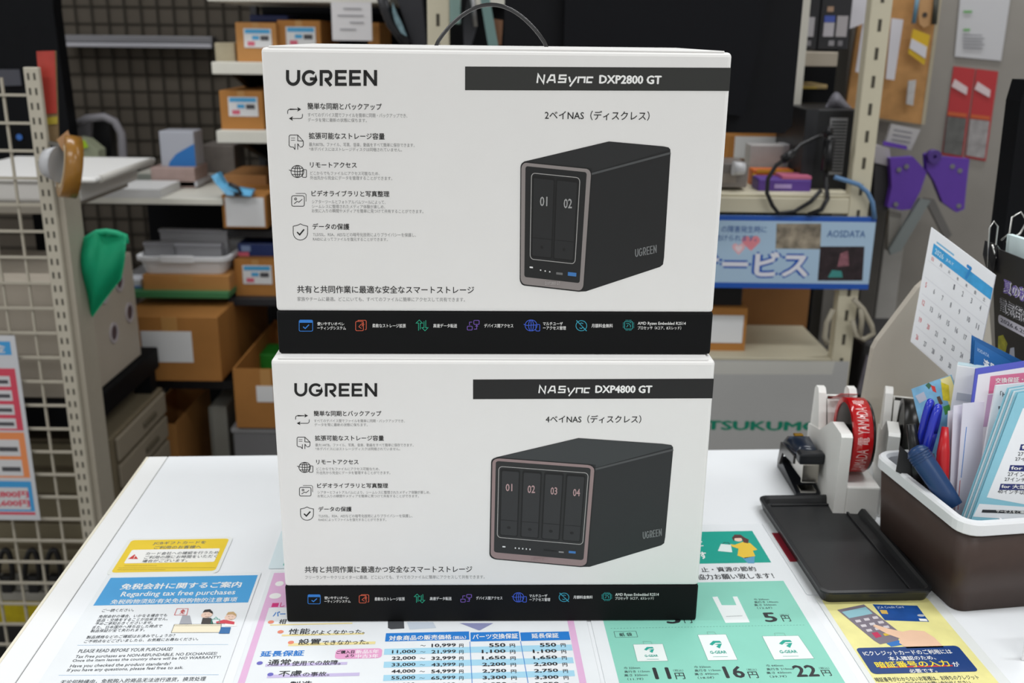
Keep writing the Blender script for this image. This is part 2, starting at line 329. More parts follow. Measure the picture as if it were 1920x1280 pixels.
# ---- print, upper box
logo_ugreen(f2, 536.2, 131.2, 707.2, 161, INK)
f2.poly('product_bar', [f2.uv(872, 124.6), f2.uv(872, 169), (BX2[3] / 2 - 0.0005, f2.uv(1366, 170.5)[1]), (BX2[3] / 2 - 0.0005, f2.uv(1366, 127)[1])], mat('#2c2d2b', 0.5))
logo_nasync(f2, 1006, 139.6, 1113, 160.3, 155.5, PWHITE)
f2.textpx('DXP2800 GT', 1123, 141, 1240, 157.4, PWHITE, 0.05, 2)
f2.textpx('2ベイNAS（ディスクレス）', 1021.3, 207.5, 1217.6, 225.3, INK, 0.012)
T = [('簡単な同期とバックアップ', 576.9, 193.2, 716, 205.8, 1), ('すべてのデバイス間でファイルを簡単に同期・バックアップでき、', 577.4, 212, 763.9, 220, 0), ('データを常に最新の状態に保ちます。', 577.4, 221.5, 687.8, 228.8, 0),
     ('拡張可能なストレージ容量', 579.3, 248.8, 721.5, 261.2, 1), ('最大80TB。ファイル、写真、音楽、動画をすべて簡単に保存できます。', 579.8, 267.6, 777.4, 275, 0), ('*本デバイスにはストレージディスクは同梱されていません。', 579.8, 276.6, 753.7, 283.6, 0),
     ('リモートアクセス', 581.7, 304, 669, 314.3, 1), ('どこからでもファイルにアクセス可能なため、', 581.7, 321.4, 711.8, 328.3, 0), ('外出先から完全にデータを管理することができます。', 581.7, 330, 735.5, 337.3, 0),
     ('ビデオライブラリと写真整理', 584.4, 357.3, 730.2, 368.6, 1), ('シアターツールとフォトアルバムツールによって、', 584.9, 375, 723, 382, 0), ('シームレスに整理されたメディア体験が楽しめ、', 584.9, 383.6, 722.2, 390.6, 0), ('お気に入りの瞬間やメディアを簡単に見つけて共有することができます。', 584.9, 392, 793.9, 399.2, 0),
     ('データの保護', 586.2, 418.7, 655.3, 430.5, 1), ('TLS/SSL、RSA、AESなどの暗号化技術によりプライバシーを保護し、', 587, 436.2, 780, 443.4, 0), ('RAIDによってファイルを復元することができます。', 587, 445, 727, 451.8, 0),
     ('共有と共同作業に最適な安全なスマートストレージ', 557.6, 535.6, 889, 549.8, 2), ('家族やチームに最適。どこにいても、すべてのファイルに簡単にアクセスして共有できます。', 557.8, 556.8, 871.8, 564.9, 0)]
def print_lines(pl, T):
    for s, a, b, c, d, k in T: pl.textpx(s, a, b, c, d, GREY if k == 0 else INK, (0.0, 0.018, 0.014)[k], name='heading' if k else 'small_print')
print_lines(f2, T)
icons_left(f2, [(538.9, 200, 567.7, 227), (541.3, 252.5, 569.6, 281), (541.8, 309.5, 575, 333.2), (546.4, 361.8, 574.6, 387), (549, 418.9, 577.7, 450.8)], INK)
icons_band(f2, [(560.5, 599.2, 586.8, 621), (666.5, 599.8, 687.2, 620), (779.6, 599, 803, 620.5), (875.7, 599.8, 898.9, 618.9), (981.8, 598.9, 1012.7, 620.7), (1079, 600, 1101, 620.7), (1167.4, 598.9, 1189.5, 620)])
def band_lines(pl, T):
    for s, a, b, c, d in T: pl.textpx(s, a, b, c, d, PWHITE, 0.012, name='caption')
band_lines(f2, [('使いやすいオペレ', 595, 603.3, 645.5, 610), ('ーティングシステム', 595, 611.2, 648.7, 618), ('柔軟なストレージ拡張', 698.3, 606.6, 761, 614), ('高速データ転送', 812.5, 606.6, 857, 614), ('デバイス間アクセス', 908, 606.6, 962.3, 614), ('マルチユーザ', 1018, 603.4, 1055, 610), ('ーアクセス管理', 1018, 611, 1061, 618), ('月額料金無料', 1109, 606.6, 1148.8, 614), ('AMD Ryzen Embedded R2514', 1195.5, 603, 1285.5, 610.4), ('プロセッサ（4コア、8スレッド）', 1195.5, 611, 1276.9, 617.8)])
# ---- print, lower box
logo_ugreen(f1, 551.8, 718, 707.2, 743.3, INK2)
f1.poly('product_bar', [f1.uv(887, 711.2), f1.uv(887, 748), (BX1[3] / 2 - 0.0005, f1.uv(1338, 746.5)[1]), (BX1[3] / 2 - 0.0005, f1.uv(1338, 709.5)[1])], mat('#191919', 0.5))
logo_nasync(f1, 1009.5, 722.8, 1107, 740.5, 736.5, PWHITE)
f1.textpx('DXP4800 GT', 1115.8, 722, 1222.5, 736.5, PWHITE, 0.05, 2)
f1.textpx('4ベイNAS（ディスクレス）', 1023, 778, 1202, 793, INK, 0.012)
print_lines(f1, [('簡単な同期とバックアップ', 588.4, 769.8, 715.2, 780, 1), ('すべてのデバイス間でファイルを簡単に同期・バックアップでき、', 589, 785.7, 759, 791.6, 0), ('データを常に最新の状態に保ちます。', 589.8, 793, 689.4, 799, 0),
     ('拡張可能なストレージ容量', 590.7, 815.8, 719.9, 826, 1), ('最大144TB。ファイル、写真、音楽、動画をすべて簡単に保存できます。', 591.4, 831, 775.4, 836.9, 0), ('*本デバイスにはストレージディスクは同梱されていません。', 591.4, 838.4, 750.3, 844.1, 0),
     ('リモートアクセス', 593.3, 861.2, 672.3, 870, 1), ('どこからでもファイルにアクセス可能なため、', 593.3, 875.8, 712, 881.6, 0), ('外出先から完全にデータを管理することができます。', 593.3, 883, 732, 888.8, 0),
     ('ビデオライブラリと写真整理', 595, 905.3, 727.8, 914.6, 1), ('シアターとフォトアルバムにより、シームレスに整理されたメディア体験が楽しめ、', 595.6, 919.6, 807, 925.6, 0), ('お気に入りの瞬間やメディアを簡単に見つけて共有することができます。', 595.6, 926.8, 785.3, 932.5, 0),
     ('データの保護', 597.3, 949.4, 659.4, 958.7, 1), ('TLS/SSL、RSA、AESなどの暗号化技術によりプライバシーを保護し、', 597.3, 963.8, 773.5, 969.8, 0), ('RAIDによってファイルを復元することができます。', 597.3, 971.2, 724.5, 976.6, 0),
     ('共有と共同作業に最適かつ安全なスマートストレージ', 571.7, 1060.7, 885.3, 1073, 2), ('フリーランサーやクリエイターに最適。どこにいても、すべてのファイルに簡単にアクセスして共有できます。', 572.3, 1078, 908.7, 1085, 0)])
icons_left(f1, [(553.7, 775, 580.4, 797.2), (556.3, 818.8, 582, 841.7), (557, 865.9, 587, 885.8), (561, 909.2, 586.7, 930), (562.8, 949.6, 588.6, 975.8)], INK2)
icons_band(f1, [(577, 1114, 601, 1131.8), (673.2, 1114, 691.8, 1130), (776.3, 1112.7, 797, 1130), (863.5, 1113.5, 884.5, 1128.6), (959.5, 1110, 987.5, 1128.5), (1047.5, 1110.5, 1067.5, 1128), (1127.5, 1109.5, 1148, 1126.3)])
band_lines(f1, [('使いやすいオペレ', 608.4, 1117.3, 654, 1123.2), ('ーティングシステム', 608.4, 1124, 657.3, 1129.5), ('柔軟なストレージ拡張', 702.5, 1119, 759, 1125.6), ('高速データ転送', 806, 1118.3, 846.7, 1124.8), ('デバイス間アクセス', 892.7, 1117.4, 942, 1123.8), ('マルチユーザ', 992.5, 1113.6, 1026, 1119.5), ('ーアクセス管理', 992.5, 1120.4, 1031.5, 1126.5), ('月額料金無料', 1075, 1115.8, 1111, 1122), ('AMD Ryzen Embedded R2514', 1153.3, 1111.3, 1235, 1118.2), ('プロセッサ（4コア、8スレッド）', 1153.3, 1118.2, 1225.5, 1124)])

# ---- printed pictures of the storage units
def nas_picture(pl, corners, bays, cols, names, lines):
    FTL, FTR, FBR, FBL, BT, BRT, BRB = corners
    top, side, front, frame, rim, bay, num = cols
    def bil(s, t):      # point on the pictured front, s across, t down
        a = (FTL[0] + (FTR[0] - FTL[0]) * s, FTL[1] + (FTR[1] - FTL[1]) * s); b = (FBL[0] + (FBR[0] - FBL[0]) * s, FBL[1] + (FBR[1] - FBL[1]) * s)
        return (a[0] + (b[0] - a[0]) * t, a[1] + (b[1] - a[1]) * t)
    def lerp(a, b, t): return (a[0] + (b[0] - a[0]) * t, a[1] + (b[1] - a[1]) * t)
    pic = pl.polypx('product_picture', [lerp(FTL, FBL, .05), lerp(FTL, FTR, .05), BT, lerp(BT, BRT, .88), (BRT[0] - 4.5, BRT[1] + .8), (BRT[0] - 1.2, BRT[1] + 4.5), lerp(BRT, BRB, .06), lerp(BRB, BRT, .07), lerp(lerp(BRB, BRT, .025), lerp(BRB, FBR, .015), .5), lerp(BRB, FBR, .045), lerp(FBR, BRB, .03), lerp(FBR, FBL, .07), lerp(FBL, FBR, .08), lerp(FBL, FTL, .05)], side, 1)
    pl.polypx('pictured_top', [lerp(FTL, FTR, .06), BT, lerp(BT, BRT, .88), (BRT[0] - 4.5, BRT[1] + .8), (BRT[0] - 1.6, BRT[1] + 4.5), lerp(FTR, FBR, .03), FTR], top, 2, pic)
    pl.strokespx('pictured_edge_shine', [([lerp(FTR, FBR, .045), lerp(BRT, BRB, .05)], False)], 4, mat('#4d4f50', .5), 2.4, pic)
    def rr(s0, t0, s1, t1, rs, rt): return [bil(s0 + (s1 - s0) * x, t0 + (t1 - t0) * y) for x, y in [(a, b) for a, b in rrect2(rs / (s1 - s0), rt / (t1 - t0))]]
    pl.polypx('pictured_front', rr(0, 0, 1, 1, .07, .05), frame, 3, pic)
    pl.polypx('pictured_rim', rr(.012, .008, .99, .99, .07, .05), rim, 3.5, pic)
    sA, sB = (.155, .84) if bays == 2 else (.075, .935)
    pl.polypx('pictured_panel', rr(.07 if bays == 2 else .045, .035, .93 if bays == 2 else .955, .93, .03, .02), front, 4, pic)
    pl.strokespx('pictured_bay_outline', [(rr(sA, .085, sB, .78, .05 if bays == 2 else .035, .035), True)], 1.3, mat('#a9a7a5', .5), 5, pic)
    for i in range(bays):
        w = (sB - sA - .02) / bays; s0 = sA + .01 + w * i + .008; s1 = sA + .01 + w * (i + 1) - .012
        pl.polypx('pictured_bay_gap', rr(s0, .105, s1, .76, .02, .02), mat('#0e0e0e', .5), 5, pic)
        pl.polypx('pictured_bay', rr(s0 + .014, .125, s1 - .014, .75, .015, .015), bay, 6, pic)
        pl.strokespx('pictured_latch_line', [([bil(s0 + .015, .605), bil(s1 - .015, .605)], False)], .9, mat('#141414', .5), 7, pic)
        pl.polypx('pictured_latch', [bil((s0 + s1) / 2 + .02 * math.cos(a), .675 + .014 * math.sin(a)) for a in [2 * math.pi * k / 10 for k in range(10)]], mat('#161616', .5), 7, pic)
        x0, y0, x1, y1 = names[i][1]
        pl.textpx(names[i][0], x0, y0, x1, y1, num, 0.02, 8, pic, 'pictured_number')
    for (s, t, ds, dt, c) in lines:
        pl.polypx('pictured_port', [bil(s, t), bil(s + ds, t), bil(s + ds, t + dt), bil(s, t + dt)], mat(c, .5), 6, pic)
    return pic, bil
def rrect2(rx, ry, n=4):
    o = []
    for cx, cy, a0 in ((1 - rx, ry, -90), (1 - rx, 1 - ry, 0), (rx, 1 - ry, 90), (rx, ry, 180)):
        for i in range(n + 1):
            a = math.radians(a0 + 90 * i / n); o.append((cx + rx * math.cos(a), cy + ry * math.sin(a)))
    return o
p2_, bil2 = nas_picture(f2, [(976, 302), (1110, 315.5), (1094, 547.5), (974.5, 534), (1141.7, 265), (1258, 275.5), (1244, 498)], 2,
    [mat('#242526', .5), mat('#1b1c1d', .5), mat('#1a1b1c', .5), mat('#101111', .5), mat('#8c8583', .5), mat('#222324', .5), mat('#a2a2a2', .5)],
    [('01', (1012, 368, 1026, 386)), ('02', (1056.5, 372, 1072, 390))],
    [(.15, .84, .05, .012, '#e8e8e8'), (.31, .855, .02, .01, '#e0e0e0'), (.38, .858, .02, .01, '#e0e0e0'), (.45, .86, .02, .01, '#e0e0e0'), (.56, .862, .1, .018, '#6d6d6d'), (.74, .85, .13, .03, '#3f78b8')])
f2.textpx('DXP2800 GT', 1022, 527, 1050, 533, mat('#b9b3b1', .5), .01, 8, p2_, 'pictured_badge')
logo_ugreen(f2, 0, 0, 41, 16, mat('#77797a', .5), 'pictured_logo', lambda p: (1190.5 + 40.5 * p[0], 467 - 8.5 * p[0] + 15 * p[1]), .11, 3)
p1_, bil1 = nas_picture(f1, [(921, 856), (1117, 870.5), (1101, 1063.5), (917.5, 1047), (1084.5, 820.8), (1263, 833), (1246, 1020)], 4,
    [mat('#3a3d3e', .5), mat('#262829', .5), mat('#262727', .5), mat('#161717', .5), mat('#94807f', .5), mat('#2d2e2f', .5), mat('#b99a9a', .5)],
    [('01', (948, 905.5, 960.5, 919.5)), ('02', (989, 908.5, 1003, 923)), ('03', (1032, 912, 1044.5, 926)), ('04', (1074, 915, 1087, 929))],
    [(.13, .86, .03, .012, '#e8e8e8')] + [(.255 + .037 * i, .862, .012, .014, '#dcdcdc') for i in range(5)] + [(.55, .862, .13, .01, '#1a1a1a'), (.70, .862, .05, .014, '#8d8d8d'), (.80, .85, .07, .022, '#3f78b8')])
f1.textpx('DXP4800 GT', 998, 1044.5, 1025, 1049.5, mat('#a8908f', .5), .01, 8, p1_, 'pictured_badge')
logo_ugreen(f1, 0, 0, 36, 14, mat('#7d8081', .5), 'pictured_logo', lambda p: (1205 + 35.5 * p[0], 996.5 - 6.5 * p[0] + 13.5 * p[1]), .11, 3)
# ---- cord handle on the upper box
hz = BX2[4] + 0.0012; hp = []
for i in range(25):
    t = i / 24; hp.append((0.051 * (-1 + 2 * t) - 0.0045, 0.10 + 0.002 * math.sin(6 * t), hz - 0.004 + 0.0395 * (math.sin(math.pi * t) ** 0.75)))
part(r2, 'cord_handle', MB().tube(hp, 0.0017, 8), mat('#2b2b2c', .25))
part(r2, 'handle_eyelet', MB().ring((hp[0][0], hp[0][1], hz), (0, 0, 1), .002, .006, .0012, 20), CARD)
part(r2, 'handle_eyelet', MB().ring((hp[-1][0], hp[-1][1], hz), (0, 0, 1), .002, .006, .0012, 20), CARD)
# ------------------------------------------------------------------ paper notices lying on the counter
SZ = 0.0005
def sheet(name, label, cat, u0, w0, u1, w1, paper, r=0.002, z=SZ, group='printed notices lying on the counter'):
    root = thing(name, label, cat, tp((u0 + u1) / 2, (w0 + w1) / 2, z), RZ, group)
    mb = MB().prism([tp(u, w, z) for u, w in rrect(u0, w0, u1, w1, r)], (0, 0, 0.0003))
    part(root, 'paper', mb, paper, world=True)
    return root, Plane((0, 0, z + 0.0003), TU, TW, root, 0.00008)
def urect(pl, name, x0, y0, x1, y1, m, lay=1, r=0.0, root=None):       # rectangle on the sheet from its px bottom-left / top-right
    a = pl.uv(x0, y1); b = pl.uv(x1, y1); c = pl.uv(x0, y0)
    rr = rrect(a[0], a[1], b[0], c[1], r) if r else [(a[0], a[1]), (b[0], a[1]), (b[0], c[1]), (a[0], c[1])]
    return pl.poly(name, rr, m, lay, root)
def dot(pl, name, x, y, rpx, m, lay=1, sy=None, root=None):
    k = pl.m_per_px(x, y); u, v = pl.uv(x, y)
    return pl.poly(name, [(u + k * rpx * math.cos(a), v + k * (sy or rpx) * math.sin(a)) for a in [2 * math.pi * i / 18 for i in range(18)]], m, lay, root)
PAPER = mat('#eef2f5', 0.22, noise=0.02, scale=18, spec=0.5)
TXT = mat('#3a3f46', 0.5); NAVY = mat('#1c3a78', 0.5)
def lines_on(pl, L, m, bold=0.0, lay=2, name='lettering'):
    for s, a, b, c, d in L: pl.textpx(s, a, b, c, d, m, bold, lay, name=name)

# gift card notice
n, pl = sheet('notice_card', 'small yellow laminated gift card notice with red warning triangle', 'notice', -0.3495, 0.904, -0.239, 0.980, mat('#edf0ee', .2), .006)
pl.poly('yellow_ground', rrect(-0.3455, 0.9085, -0.2425, 0.976, .004), mat('#efcf3a', .35, noise=.03, scale=40), 1)
pl.poly('white_panel', rrect(-0.3385, 0.9265, -0.2475, 0.9545, .002), mat('#f5f5f2', .35), 2)
lines_on(pl, [('JCBギフトカードを', 286.5, 1014.6, 384, 1021), ('ご利用のお客様へ', 288, 1022.8, 376, 1028.6)], mat('#5a6673', .5), .01)
lines_on(pl, [('カード会社への確認を行うため', 273, 1034, 408, 1039.6), ('ご利用の際にお時間をいただく', 270, 1041, 405, 1046.8), ('場合がございます。', 265.7, 1048.4, 350, 1054)], TXT, .012, 3)
RED = mat('#cf3a34', .45)
pl.polypx('warning_triangle', [(240, 1048), (259, 1048), (252.5, 1039)], RED, 3)
pl.textpx('!', 249.6, 1041.5, 251.6, 1047, PWHITE, .03, 4, name='warning_mark')
pl.strokespx('fine_print_rule', [([(233, 1060.6), (294, 1060.4)], False), ([(222, 1064.6), (404, 1064)], False), ([(220, 1068), (310, 1067.8)], False)], 1.0, mat('#a08a34', .5), 2)

# tax free sheet
n, pl = sheet('tax_free_notice', 'white sheet with blue header about tax free purchases', 'notice', -0.3475, 0.685, -0.1955, 0.904, PAPER)
pl.poly('blue_header', [(-0.3425, .848), (-0.198, .848), (-0.198, .8985), (-0.3425, .8985)], mat('#4fa3dc', .3, noise=.04, scale=20), 1)
lines_on(pl, [('免税会計に関するご案内', 224.8, 1092.2, 450, 1103.4)], PWHITE, .03)
lines_on(pl, [('Regarding tax free purchases', 224.8, 1107.4, 438, 1119)], PWHITE, .015)
lines_on(pl, [('免税购物须知/有关免税购物的注意事项', 207, 1121.6, 442, 1130.4)], PWHITE, .015)
lines_on(pl, [('ご一読ください。', 190.6, 1141, 249.5, 1146.6), ('免税会計の場合、いかなる場合でも', 184.7, 1151.6, 311.5, 1157.2), ('返品・交換をすることが出来ません。', 181, 1158.4, 313, 1164.2), ('予めご承知おきくださいませ。', 177.5, 1165.2, 285, 1170.8),
    ('また、日本国外へ持ち出した時点で', 172.8, 1171.8, 302, 1177.6), ('製品保証が全て失われます。', 169.2, 1178.6, 270, 1184.4), ('製品規格などのご確認はお済みでしょうか？', 162, 1189.8, 326, 1195.6), ('ご不明点などございましたら、お気軽にお尋ねください。', 158, 1197, 370, 1202.8),
    ('PLEASE READ BEFORE YOUR PURCHASE!', 147, 1215.4, 321, 1221.6), ('Tax Free purchases are NON-REFUNDABLE, NO EXCHANGES!', 141, 1225.2, 404, 1232), ('Once the item leaves the country there will be NO WARRANTY!', 136, 1232.6, 411, 1239),
    ('Have you checked the product standards?', 130.6, 1243.4, 317, 1250.6), ('If you have any questions, please feel free to ask.', 125.3, 1251, 341, 1258), ('无论何种缘由，免税购入的商品无法进行退货，换货处理', 112.8, 1271.5, 383, 1279.6)], TXT, .004)
pl.strokespx('divider', [([(145, 1209.3), (428, 1208)], False)], .8, mat('#5a9fd0', .5)); pl.strokespx('divider', [([(110, 1265.6), (410, 1264.6)], False)], .8, mat('#5a9fd0', .5))
il = pl.polypx('illustration', [(327, 1170.5), (415, 1170), (413, 1185.5), (321, 1186)], mat('#f3ead0', .4), 2)
INKL = mat('#3c3632', .5); SKIN = mat('#f0d0bd', .5)
pl.strokespx('desk_outline', [([(327, 1170.5), (415, 1170), (413, 1185.5), (321, 1186)], True), ([(326, 1173), (414, 1172.5)], False)], .8, INKL, 3, il)
pl.polypx('register', [(336, 1170), (342, 1154), (356, 1154), (360, 1170)], mat('#a7a9b0', .4), 4, il)
pl.strokespx('register_sign', [([(327, 1153), (350, 1153), (353, 1141), (332, 1141)], True)], 1, RED, 4, il)
pl.textpx('免', 336, 1142.5, 345, 1151, RED, .02, 4, il)
for x, y, body, hair in ((388, 1152.5, '#44403f', '#2e2a28'), (432, 1157, '#f4f2ef', '#c9a878')):
    pl.polypx('torso', [(x - 11, y + 17), (x - 8, y + 6), (x + 8, y + 6), (x + 12, y + 17)], mat(body, .5), 4, il)
    dot(pl, 'head', x, y, 10.5, SKIN, 5, 11, il)
    pl.polypx('hair', [(x - 8, y - 4), (x - 4, y - 9), (x + 6, y - 10), (x + 11, y - 5), (x + 11, y - 1), (x + 4, y - 5)], mat(hair, .5), 6, il)
    pl.strokespx('face_lines', [([(x - 4, y), (x - 2, y - 1)], False), ([(x + 3, y), (x + 5, y - 1)], False), ([(x - 3, y + 3.5), (x + 1, y + 4.6), (x + 4, y + 3.5)], False)], .7, INKL, 7, il)
pl.polypx('sleeve', [(405, 1166), (420, 1162), (440, 1166), (439, 1171), (420, 1169), (406, 1169.5)], mat('#cf4653', .5), 6, il)
pl.polypx('trousers', [(415, 1176), (433, 1176), (430, 1188), (410, 1188)], mat('#3a6fa8', .5), 6, il)
pl.strokespx('shopping_bag', [([(396, 1169), (398, 1161), (412, 1161), (411, 1169)], True), ([(401, 1161), (405, 1157), (409, 1161)], False)], 1, mat('#3aa894', .5), 7, il)

# extended warranty sheet (landscape, partly under the lower box)
n, pl = sheet('warranty_sheet', 'pink bordered landscape sheet with a blue headed price table under the lower box', 'notice', -0.1865, 0.688, 0.1215, 0.906, PAPER)
PINK = mat('#e5b8dc', .35, noise=.03, scale=20); BLUE = mat('#2f80d2', .4); LB = mat('#a9d9ef', .4)
pl.poly('pink_header', [(-0.1825, .838), (-0.10, .838), (-0.10, .902), (-0.1825, .902)], PINK, 1)
pl.poly('pink_border', [(-0.1825, .688), (-0.1765, .688), (-0.1765, .838), (-0.1825, .838)], PINK, 1)
pl.poly('pink_border', [(0.1035, .688), (0.1095, .688), (0.1095, .902), (0.1035, .902)], PINK, 1)
dot(pl, 'white_blossom', 524, 1094, 8, PWHITE, 2, 9); dot(pl, 'white_blossom', 516, 1117, 11, PWHITE, 2, 10)
CRIM = mat('#d2307c', .4)
urect(pl, 'crimson_square', 508.5, 1130.5, 521, 1138, CRIM, 2); pl.textpx('し', 524, 1129.5, 533, 1138, CRIM, .03, 2)
pl.textpx('パー', 511, 1146, 534, 1155.4, BLUE, .04, 2)
YEL = mat('#efdfa0', .5); LIL = mat('#cbbfe4', .5); OR = mat('#e98a72', .5); PUR = mat('#6d6bc0', .5); DK = mat('#2a2c30', .5)
for x0, y0, x1, y1, m in ((506, 1170.5, 660, 1172.6, YEL), (528, 1189.5, 682, 1192.5, YEL), (540, 1206, 703, 1211, YEL), (497, 1244.5, 650, 1249.5, LIL), (500, 1265, 673, 1271, LIL)): urect(pl, 'underline', x0, y0, x1, y1, m, 2)
for x, y, m in ((508, 1166, OR), (526, 1184.4, OR), (545.5, 1204.3, OR), (487, 1243, PUR), (507, 1264.3, PUR)): dot(pl, 'bullet', x, y, 5.7, m, 3, 5.5)
lines_on(pl, [('相', 522, 1160.5, 535, 1170), ('性能', 540, 1178.4, 580, 1189.4), ('設置', 558.5, 1197.6, 600.5, 1208.6), ('通常', 501, 1236, 543.5, 1247.8), ('不慮', 521, 1257, 564.5, 1268.2), ('製造', 542, 1277, 584, 1288.5)], DK, .012, 3)
lines_on(pl, [('がよくなかった。', 583, 1180.6, 683, 1189), ('できなかった。', 604, 1200, 691, 1208.4), ('使用での故障。', 546.5, 1238.2, 638, 1247.4), ('の事故。', 567, 1259.6, 617, 1267.8)], DK, .01, 3)
pl.textpx('延長保証', 487, 1219.5, 569, 1230.4, BLUE, .04, 2)
urect(pl, 'pink_pill', 627, 1217, 715, 1235.4, mat('#e9a6cf', .45), 2, .004)
lines_on(pl, [('ご購入日', 630.7, 1219.3, 664, 1225.6), ('より', 647, 1226.8, 663, 1232.2)], DK, .03, 3); lines_on(pl, [('新品5年', 666, 1217.8, 710, 1225.4), ('中古3年', 666, 1226.2, 709, 1233.8)], mat('#fbeaf4', .5), .04, 3)
for x0, x1 in ((722, 880), (882.5, 975), (977, 1070)): urect(pl, 'table_header', x0, 1185.5 if x0 > 800 else 1187, x1, 1202.5 if x0 < 900 else 1201.5, BLUE, 2)
lines_on(pl, [('対象商品の販売価格', 729, 1190.6, 847, 1200), ('（税込）', 849, 1192, 874, 1198.6), ('パーツ交換保証', 886, 1188, 972, 1198), ('延長保証', 997, 1187, 1048.5, 1196.4)], PWHITE, .03, 3)
rows = [('', '10,999', '550', '550'), ('11,000', '21,999', '1,100', '1,100'), ('22,000', '32,999', '1,650', '1,650'), ('33,000', '43,999', '2,200', '2,200'), ('44,000', '54,999', '2,750', '2,750'), ('55,000', '65,999', '3,300', '3,300'), ('66,000', '76,999', '3,850', '3,850')]
for i, (a, b, c, d) in enumerate(rows):
    y = 1213.6 + 11.9 * i + 0.06 * i * i; hh = 7.2; k = -0.35 * i
    if i % 2: urect(pl, 'table_row', 720 + k, y - 9.3, 1074 + i * 1.2, y + 1.8, LB, 2)
    if a: pl.textpx(a, 735 + k, y - hh, 780 + k, y, DK, .03, 3)
    pl.textpx('～', 788 + k, y - 4.6, 798 + k, y - 2.4, DK, 0, 3)
    pl.textpx(b, 809 + k * .5, y - hh, 855 + k * .5, y, DK, .03, 3); pl.textpx('円', 861, y - 6.6, 869, y + .3, DK, .02, 3)
    w = 31 if len(c) < 4 else 45
    pl.textpx(c, 948 - w + i * .4, y - hh - .6, 948 + i * .4, y - .6, DK, .035, 3); pl.textpx('円', 956 + i * .6, y - 6.8, 966 + i * .6, y - .2, DK, .02, 3)
    pl.textpx(d, 1043.5 - w + i * .9, y - hh - 1.1, 1043.5 + i * .9, y - 1.1, DK, .035, 3); pl.textpx('円', 1052 + i * 1.1, y - 7.3, 1061 + i * 1.1, y - .7, DK, .02, 3)
pl.strokespx('table_rule', [([(881, 1203), (885.5, 1285)], False)], 1, BLUE, 4); pl.strokespx('table_rule', [([(976, 1202), (991, 1285)], False)], 1, BLUE, 4)
pl.polypx('computer_picture', [(727, 1160), (757, 1160), (758, 1178), (733, 1179.5), (727.5, 1177)], mat('#4c4e52', .5), 2)
pl.polypx('laptop_picture', [(763, 1166), (812, 1166), (818, 1177), (768, 1180)], mat('#c9d3df', .5), 2)
pl.polypx('tablet_picture', [(862, 1168), (925, 1168), (900, 1181.5), (897, 1181.5)], mat('#8f93bb', .5), 2)

# shopping bag price sheet
n, pl = sheet('bag_price_sheet', 'mint green sheet listing shopping bag prices beside the lower box', 'notice', 0.1255, 0.683, 0.3405, 0.99, PAPER)
TEAL = mat('#23a896', .3, noise=.03, scale=20)
pl.poly('teal_header', [(0.137, .9045), (0.3275, .9045), (0.3275, .9735), (0.137, .9735)], TEAL, 1)
pl.poly('mint_panel', [(0.137, .683), (0.3285, .683), (0.3285, .868), (0.137, .868)], mat('#8fd6c3', .3, noise=.03, scale=20), 1)
lines_on(pl, [('す', 1314, 1034, 1329, 1048)], PWHITE, .04); lines_on(pl, [('ご', 1312, 1014, 1321, 1024)], PWHITE, .04)
def z5(x, y): return (1300 + x * .3229, 960 + y * .3229)
wom = pl.polypx('illustration', [z5(*p) for p in ((240, 190), (290, 172), (330, 180), (372, 218), (345, 224), (360, 255), (300, 268), (256, 252), (262, 212), (225, 200), (215, 185))], mat('#efc93f', .45), 2)
pl.polypx('hair', [z5(*p) for p in ((224, 150), (240, 131), (275, 132), (300, 150), (322, 160), (318, 182), (292, 176), (280, 150), (240, 152), (236, 170))], mat('#5b2f2c', .5), 4, wom)
dot(pl, 'face', *z5(258, 158), 8, SKIN, 3, 8.5, wom)
pl.polypx('jeans', [z5(*p) for p in ((285, 266), (356, 256), (354, 297), (318, 297))], mat('#5c9fc4', .5), 2, wom)
pl.polypx('tote_bag', [z5(*p) for p in ((160, 185), (218, 190), (226, 234), (142, 226))], mat('#e8f3f0', .45), 3, wom)
pl.strokespx('tote_strap', [([z5(170, 186), z5(180, 176), z5(205, 178), z5(210, 189)], False)], 1, INKL, 4, wom)
lines_on(pl, [('止・資源の節約', 1316, 1062.4, 1420, 1071.6), ('協力お願い致します！', 1309, 1075, 1454, 1085.6)], DK, .02)
pl.polypx('bag_picture', [z5(*p) for p in ((110, 492), (140, 490), (165, 540), (250, 540), (228, 490), (255, 490), (328, 640), (187, 643))], mat('#eef4f4', .4), 2)
pl.strokespx('bag_print', [([z5(190, 606), z5(285, 602)], False)], 1, mat('#777', .5) if False else mat('#777c80', .5), 3)
def specs(L, x0, x1, ys, hh): 
    for s, y, f in zip(L, ys, (.62, 1, .92, .75)): pl.textpx(s, x0 + (x1 - x0) * (.12 if f == .75 else 0), y - hh / 2, x0 + (x1 - x0) * f, y + hh / 2, TXT, .008, 2)
specs(['巾 300mm', '奥行き 140mm', '高さ 550mm', '（12.6ℓ）'], 1415, 1460, (1123.5, 1128.5, 1133.8, 1139.5), 4)
specs(['巾 320mm', '奥行き 115mm', '高さ 320mm', '（11.7ℓ）'], 1171, 1219, (1252, 1258.7, 1265.5, 1272.8), 4.6)
specs(['巾 320mm', '奥行き 115mm', '高さ 490mm', '（18.0ℓ）'], 1303, 1352, (1250, 1256.5, 1263.2, 1270.2), 4.6)
specs(['巾 440mm', '奥行き 210mm', '高さ 430mm', '（39.7ℓ）'], 1438, 1489, (1247.5, 1254, 1260.8, 1268), 4.6)
lines_on(pl, [('5', 1436, 1148, 1461, 1166), ('3', 1251, 1150, 1279, 1169), ('11', 1229, 1251, 1260, 1273), ('16', 1362, 1248.4, 1400, 1271), ('22', 1494, 1246.4, 1538.5, 1268.4)], DK, .035, 2, 'price')
